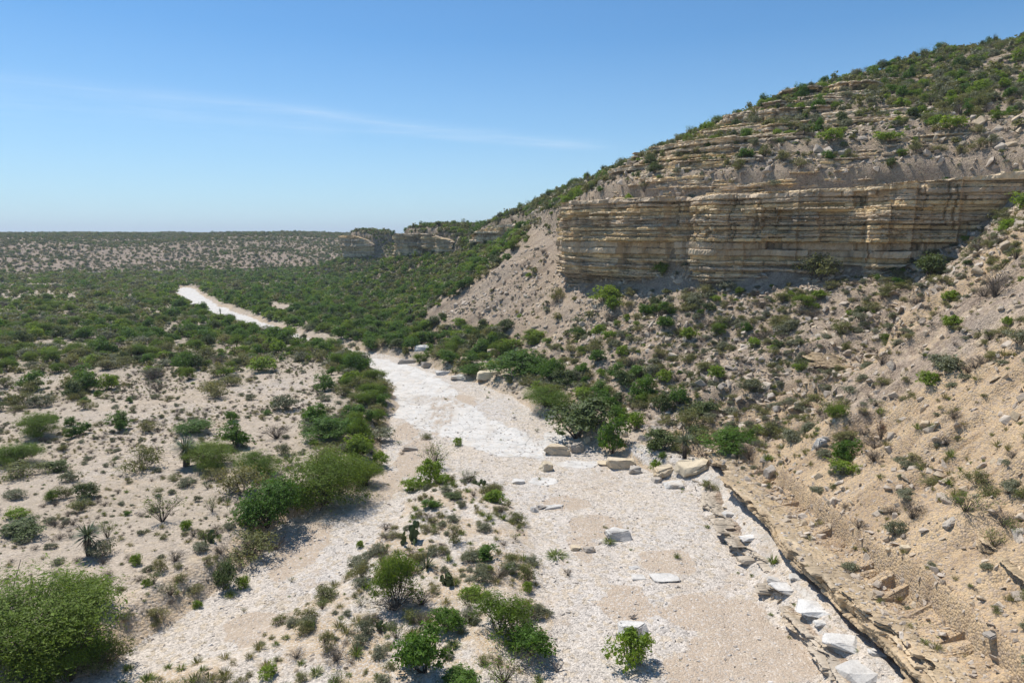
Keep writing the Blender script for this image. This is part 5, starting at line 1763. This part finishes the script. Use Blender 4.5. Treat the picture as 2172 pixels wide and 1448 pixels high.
def streak(a, bpt, width, seed, gain, s0, s1):
    """a thin cirrus band along the great circle through two directions"""
    A, B_ = vdir(*a), vdir(*bpt)
    nrm = A.cross(B_).normalized(); along = nrm.cross(A).normalized()
    wob = b.noise(tc, 2.2 + seed, 2, .5)
    def dot(v):
        n = b.n('ShaderNodeVectorMath', operation='DOT_PRODUCT'); b.link(tc, n.inputs[0]); n.inputs[1].default_value = v
        return n.outputs['Value']
    dd = b.math('ADD', dot(nrm), b.math('MULTIPLY', b.math('SUBTRACT', wob, .5), width * 1.3))
    e = b.math('SUBTRACT', 1, b.math('DIVIDE', b.math('ABSOLUTE', dd), width), True)
    e = b.math('MULTIPLY', e, e)
    t = dot(along)
    L = B_.dot(along)
    f = b.math('MULTIPLY', b.ramp(b.math('DIVIDE', t, L), [(0.0, s0), (.55, 1), (.9, .8), (1.0, s1)]), gain)
    fi = b.ramp(b.noise(b.vmul(tc, (2.5, 2.5, 40)), 3.0 + seed, 7, .66), [(.3, .12), (.72, 1)])
    return b.math('MULTIPLY', b.math('MULTIPLY', e, f), fi)


cl = streak((40, 172), (1335, 318), .015, .3, .27, .4, 0.0)
cl = b.math('ADD', cl, streak((-300, 190), (760, 290), .050, 1.1, .14, .8, 0.0))
cl = b.math('ADD', cl, streak((500, 262), (1290, 312), .010, 2.0, .22, 0.0, 0.0))
skyc = b.mix(1.0, sky.outputs[0], (.56, .89, 1.07), 'MULTIPLY')
sep = b.n('ShaderNodeSeparateXYZ'); b.link(tc, sep.inputs[0])
skyc = b.mix(b.math('MULTIPLY', b.ramp(sep.outputs[2], [(.0, 1.0), (.05, .72), (.14, .28), (.26, 0)]), .62), skyc, (5.3, 6.5, 7.7))
col = b.mix(cl, skyc, (8.4, 9.0, 9.8))
bg = b.n('ShaderNodeBackground'); b.link(col, bg.inputs[0]); bg.inputs[1].default_value = .092
o = b.n('ShaderNodeOutputWorld'); b.link(bg.outputs[0], o.inputs[0])

bm = bmesh.new(); bmesh.ops.create_cube(bm, size=1)
hz = bpy.data.meshes.new('haze'); bm.to_mesh(hz); bm.free()
ho = link('haze', hz); ho.scale = (24000, 24000, 130); ho.location = (0, 0, 61)
tag(ho, 'thin pale summer haze that softens the distant hills', 'haze', None, 'stuff')
mh, nth = new_mat('air'); bh = N(nth)
pv = bh.n('ShaderNodeVolumePrincipled'); pv.inputs['Color'].default_value = (.82, .92, 1.0, 1); pv.inputs['Density'].default_value = .00021; pv.inputs['Anisotropy'].default_value = .25
oh = bh.n('ShaderNodeOutputMaterial'); bh.link(pv.outputs[0], oh.inputs['Volume']); hz.materials.append(mh)
SC.cycles.volume_bounces = 0
cam = bpy.data.cameras.new('camera'); cam.sensor_width = 36; cam.lens = 24; cam.clip_start = .5; cam.clip_end = 20000
co = bpy.data.objects.new('camera', cam); COL.objects.link(co)
co.location = (0, 0, CAM_Z); co.rotation_euler = (R(90) - PITCH, 0, 0)
SC.camera = co
SC.view_settings.view_transform = 'Standard'; SC.view_settings.look = 'None'; SC.view_settings.exposure = .37; SC.view_settings.gamma = 1
SC.cycles.max_bounces = 6; SC.cycles.diffuse_bounces = 4; SC.cycles.glossy_bounces = 1; SC.cycles.transmission_bounces = 3; SC.cycles.transparent_max_bounces = 4
SC.cycles.caustics_reflective = False; SC.cycles.caustics_refractive = False
SC.render.film_transparent = False
tick('objects %d' % len(SC.objects))
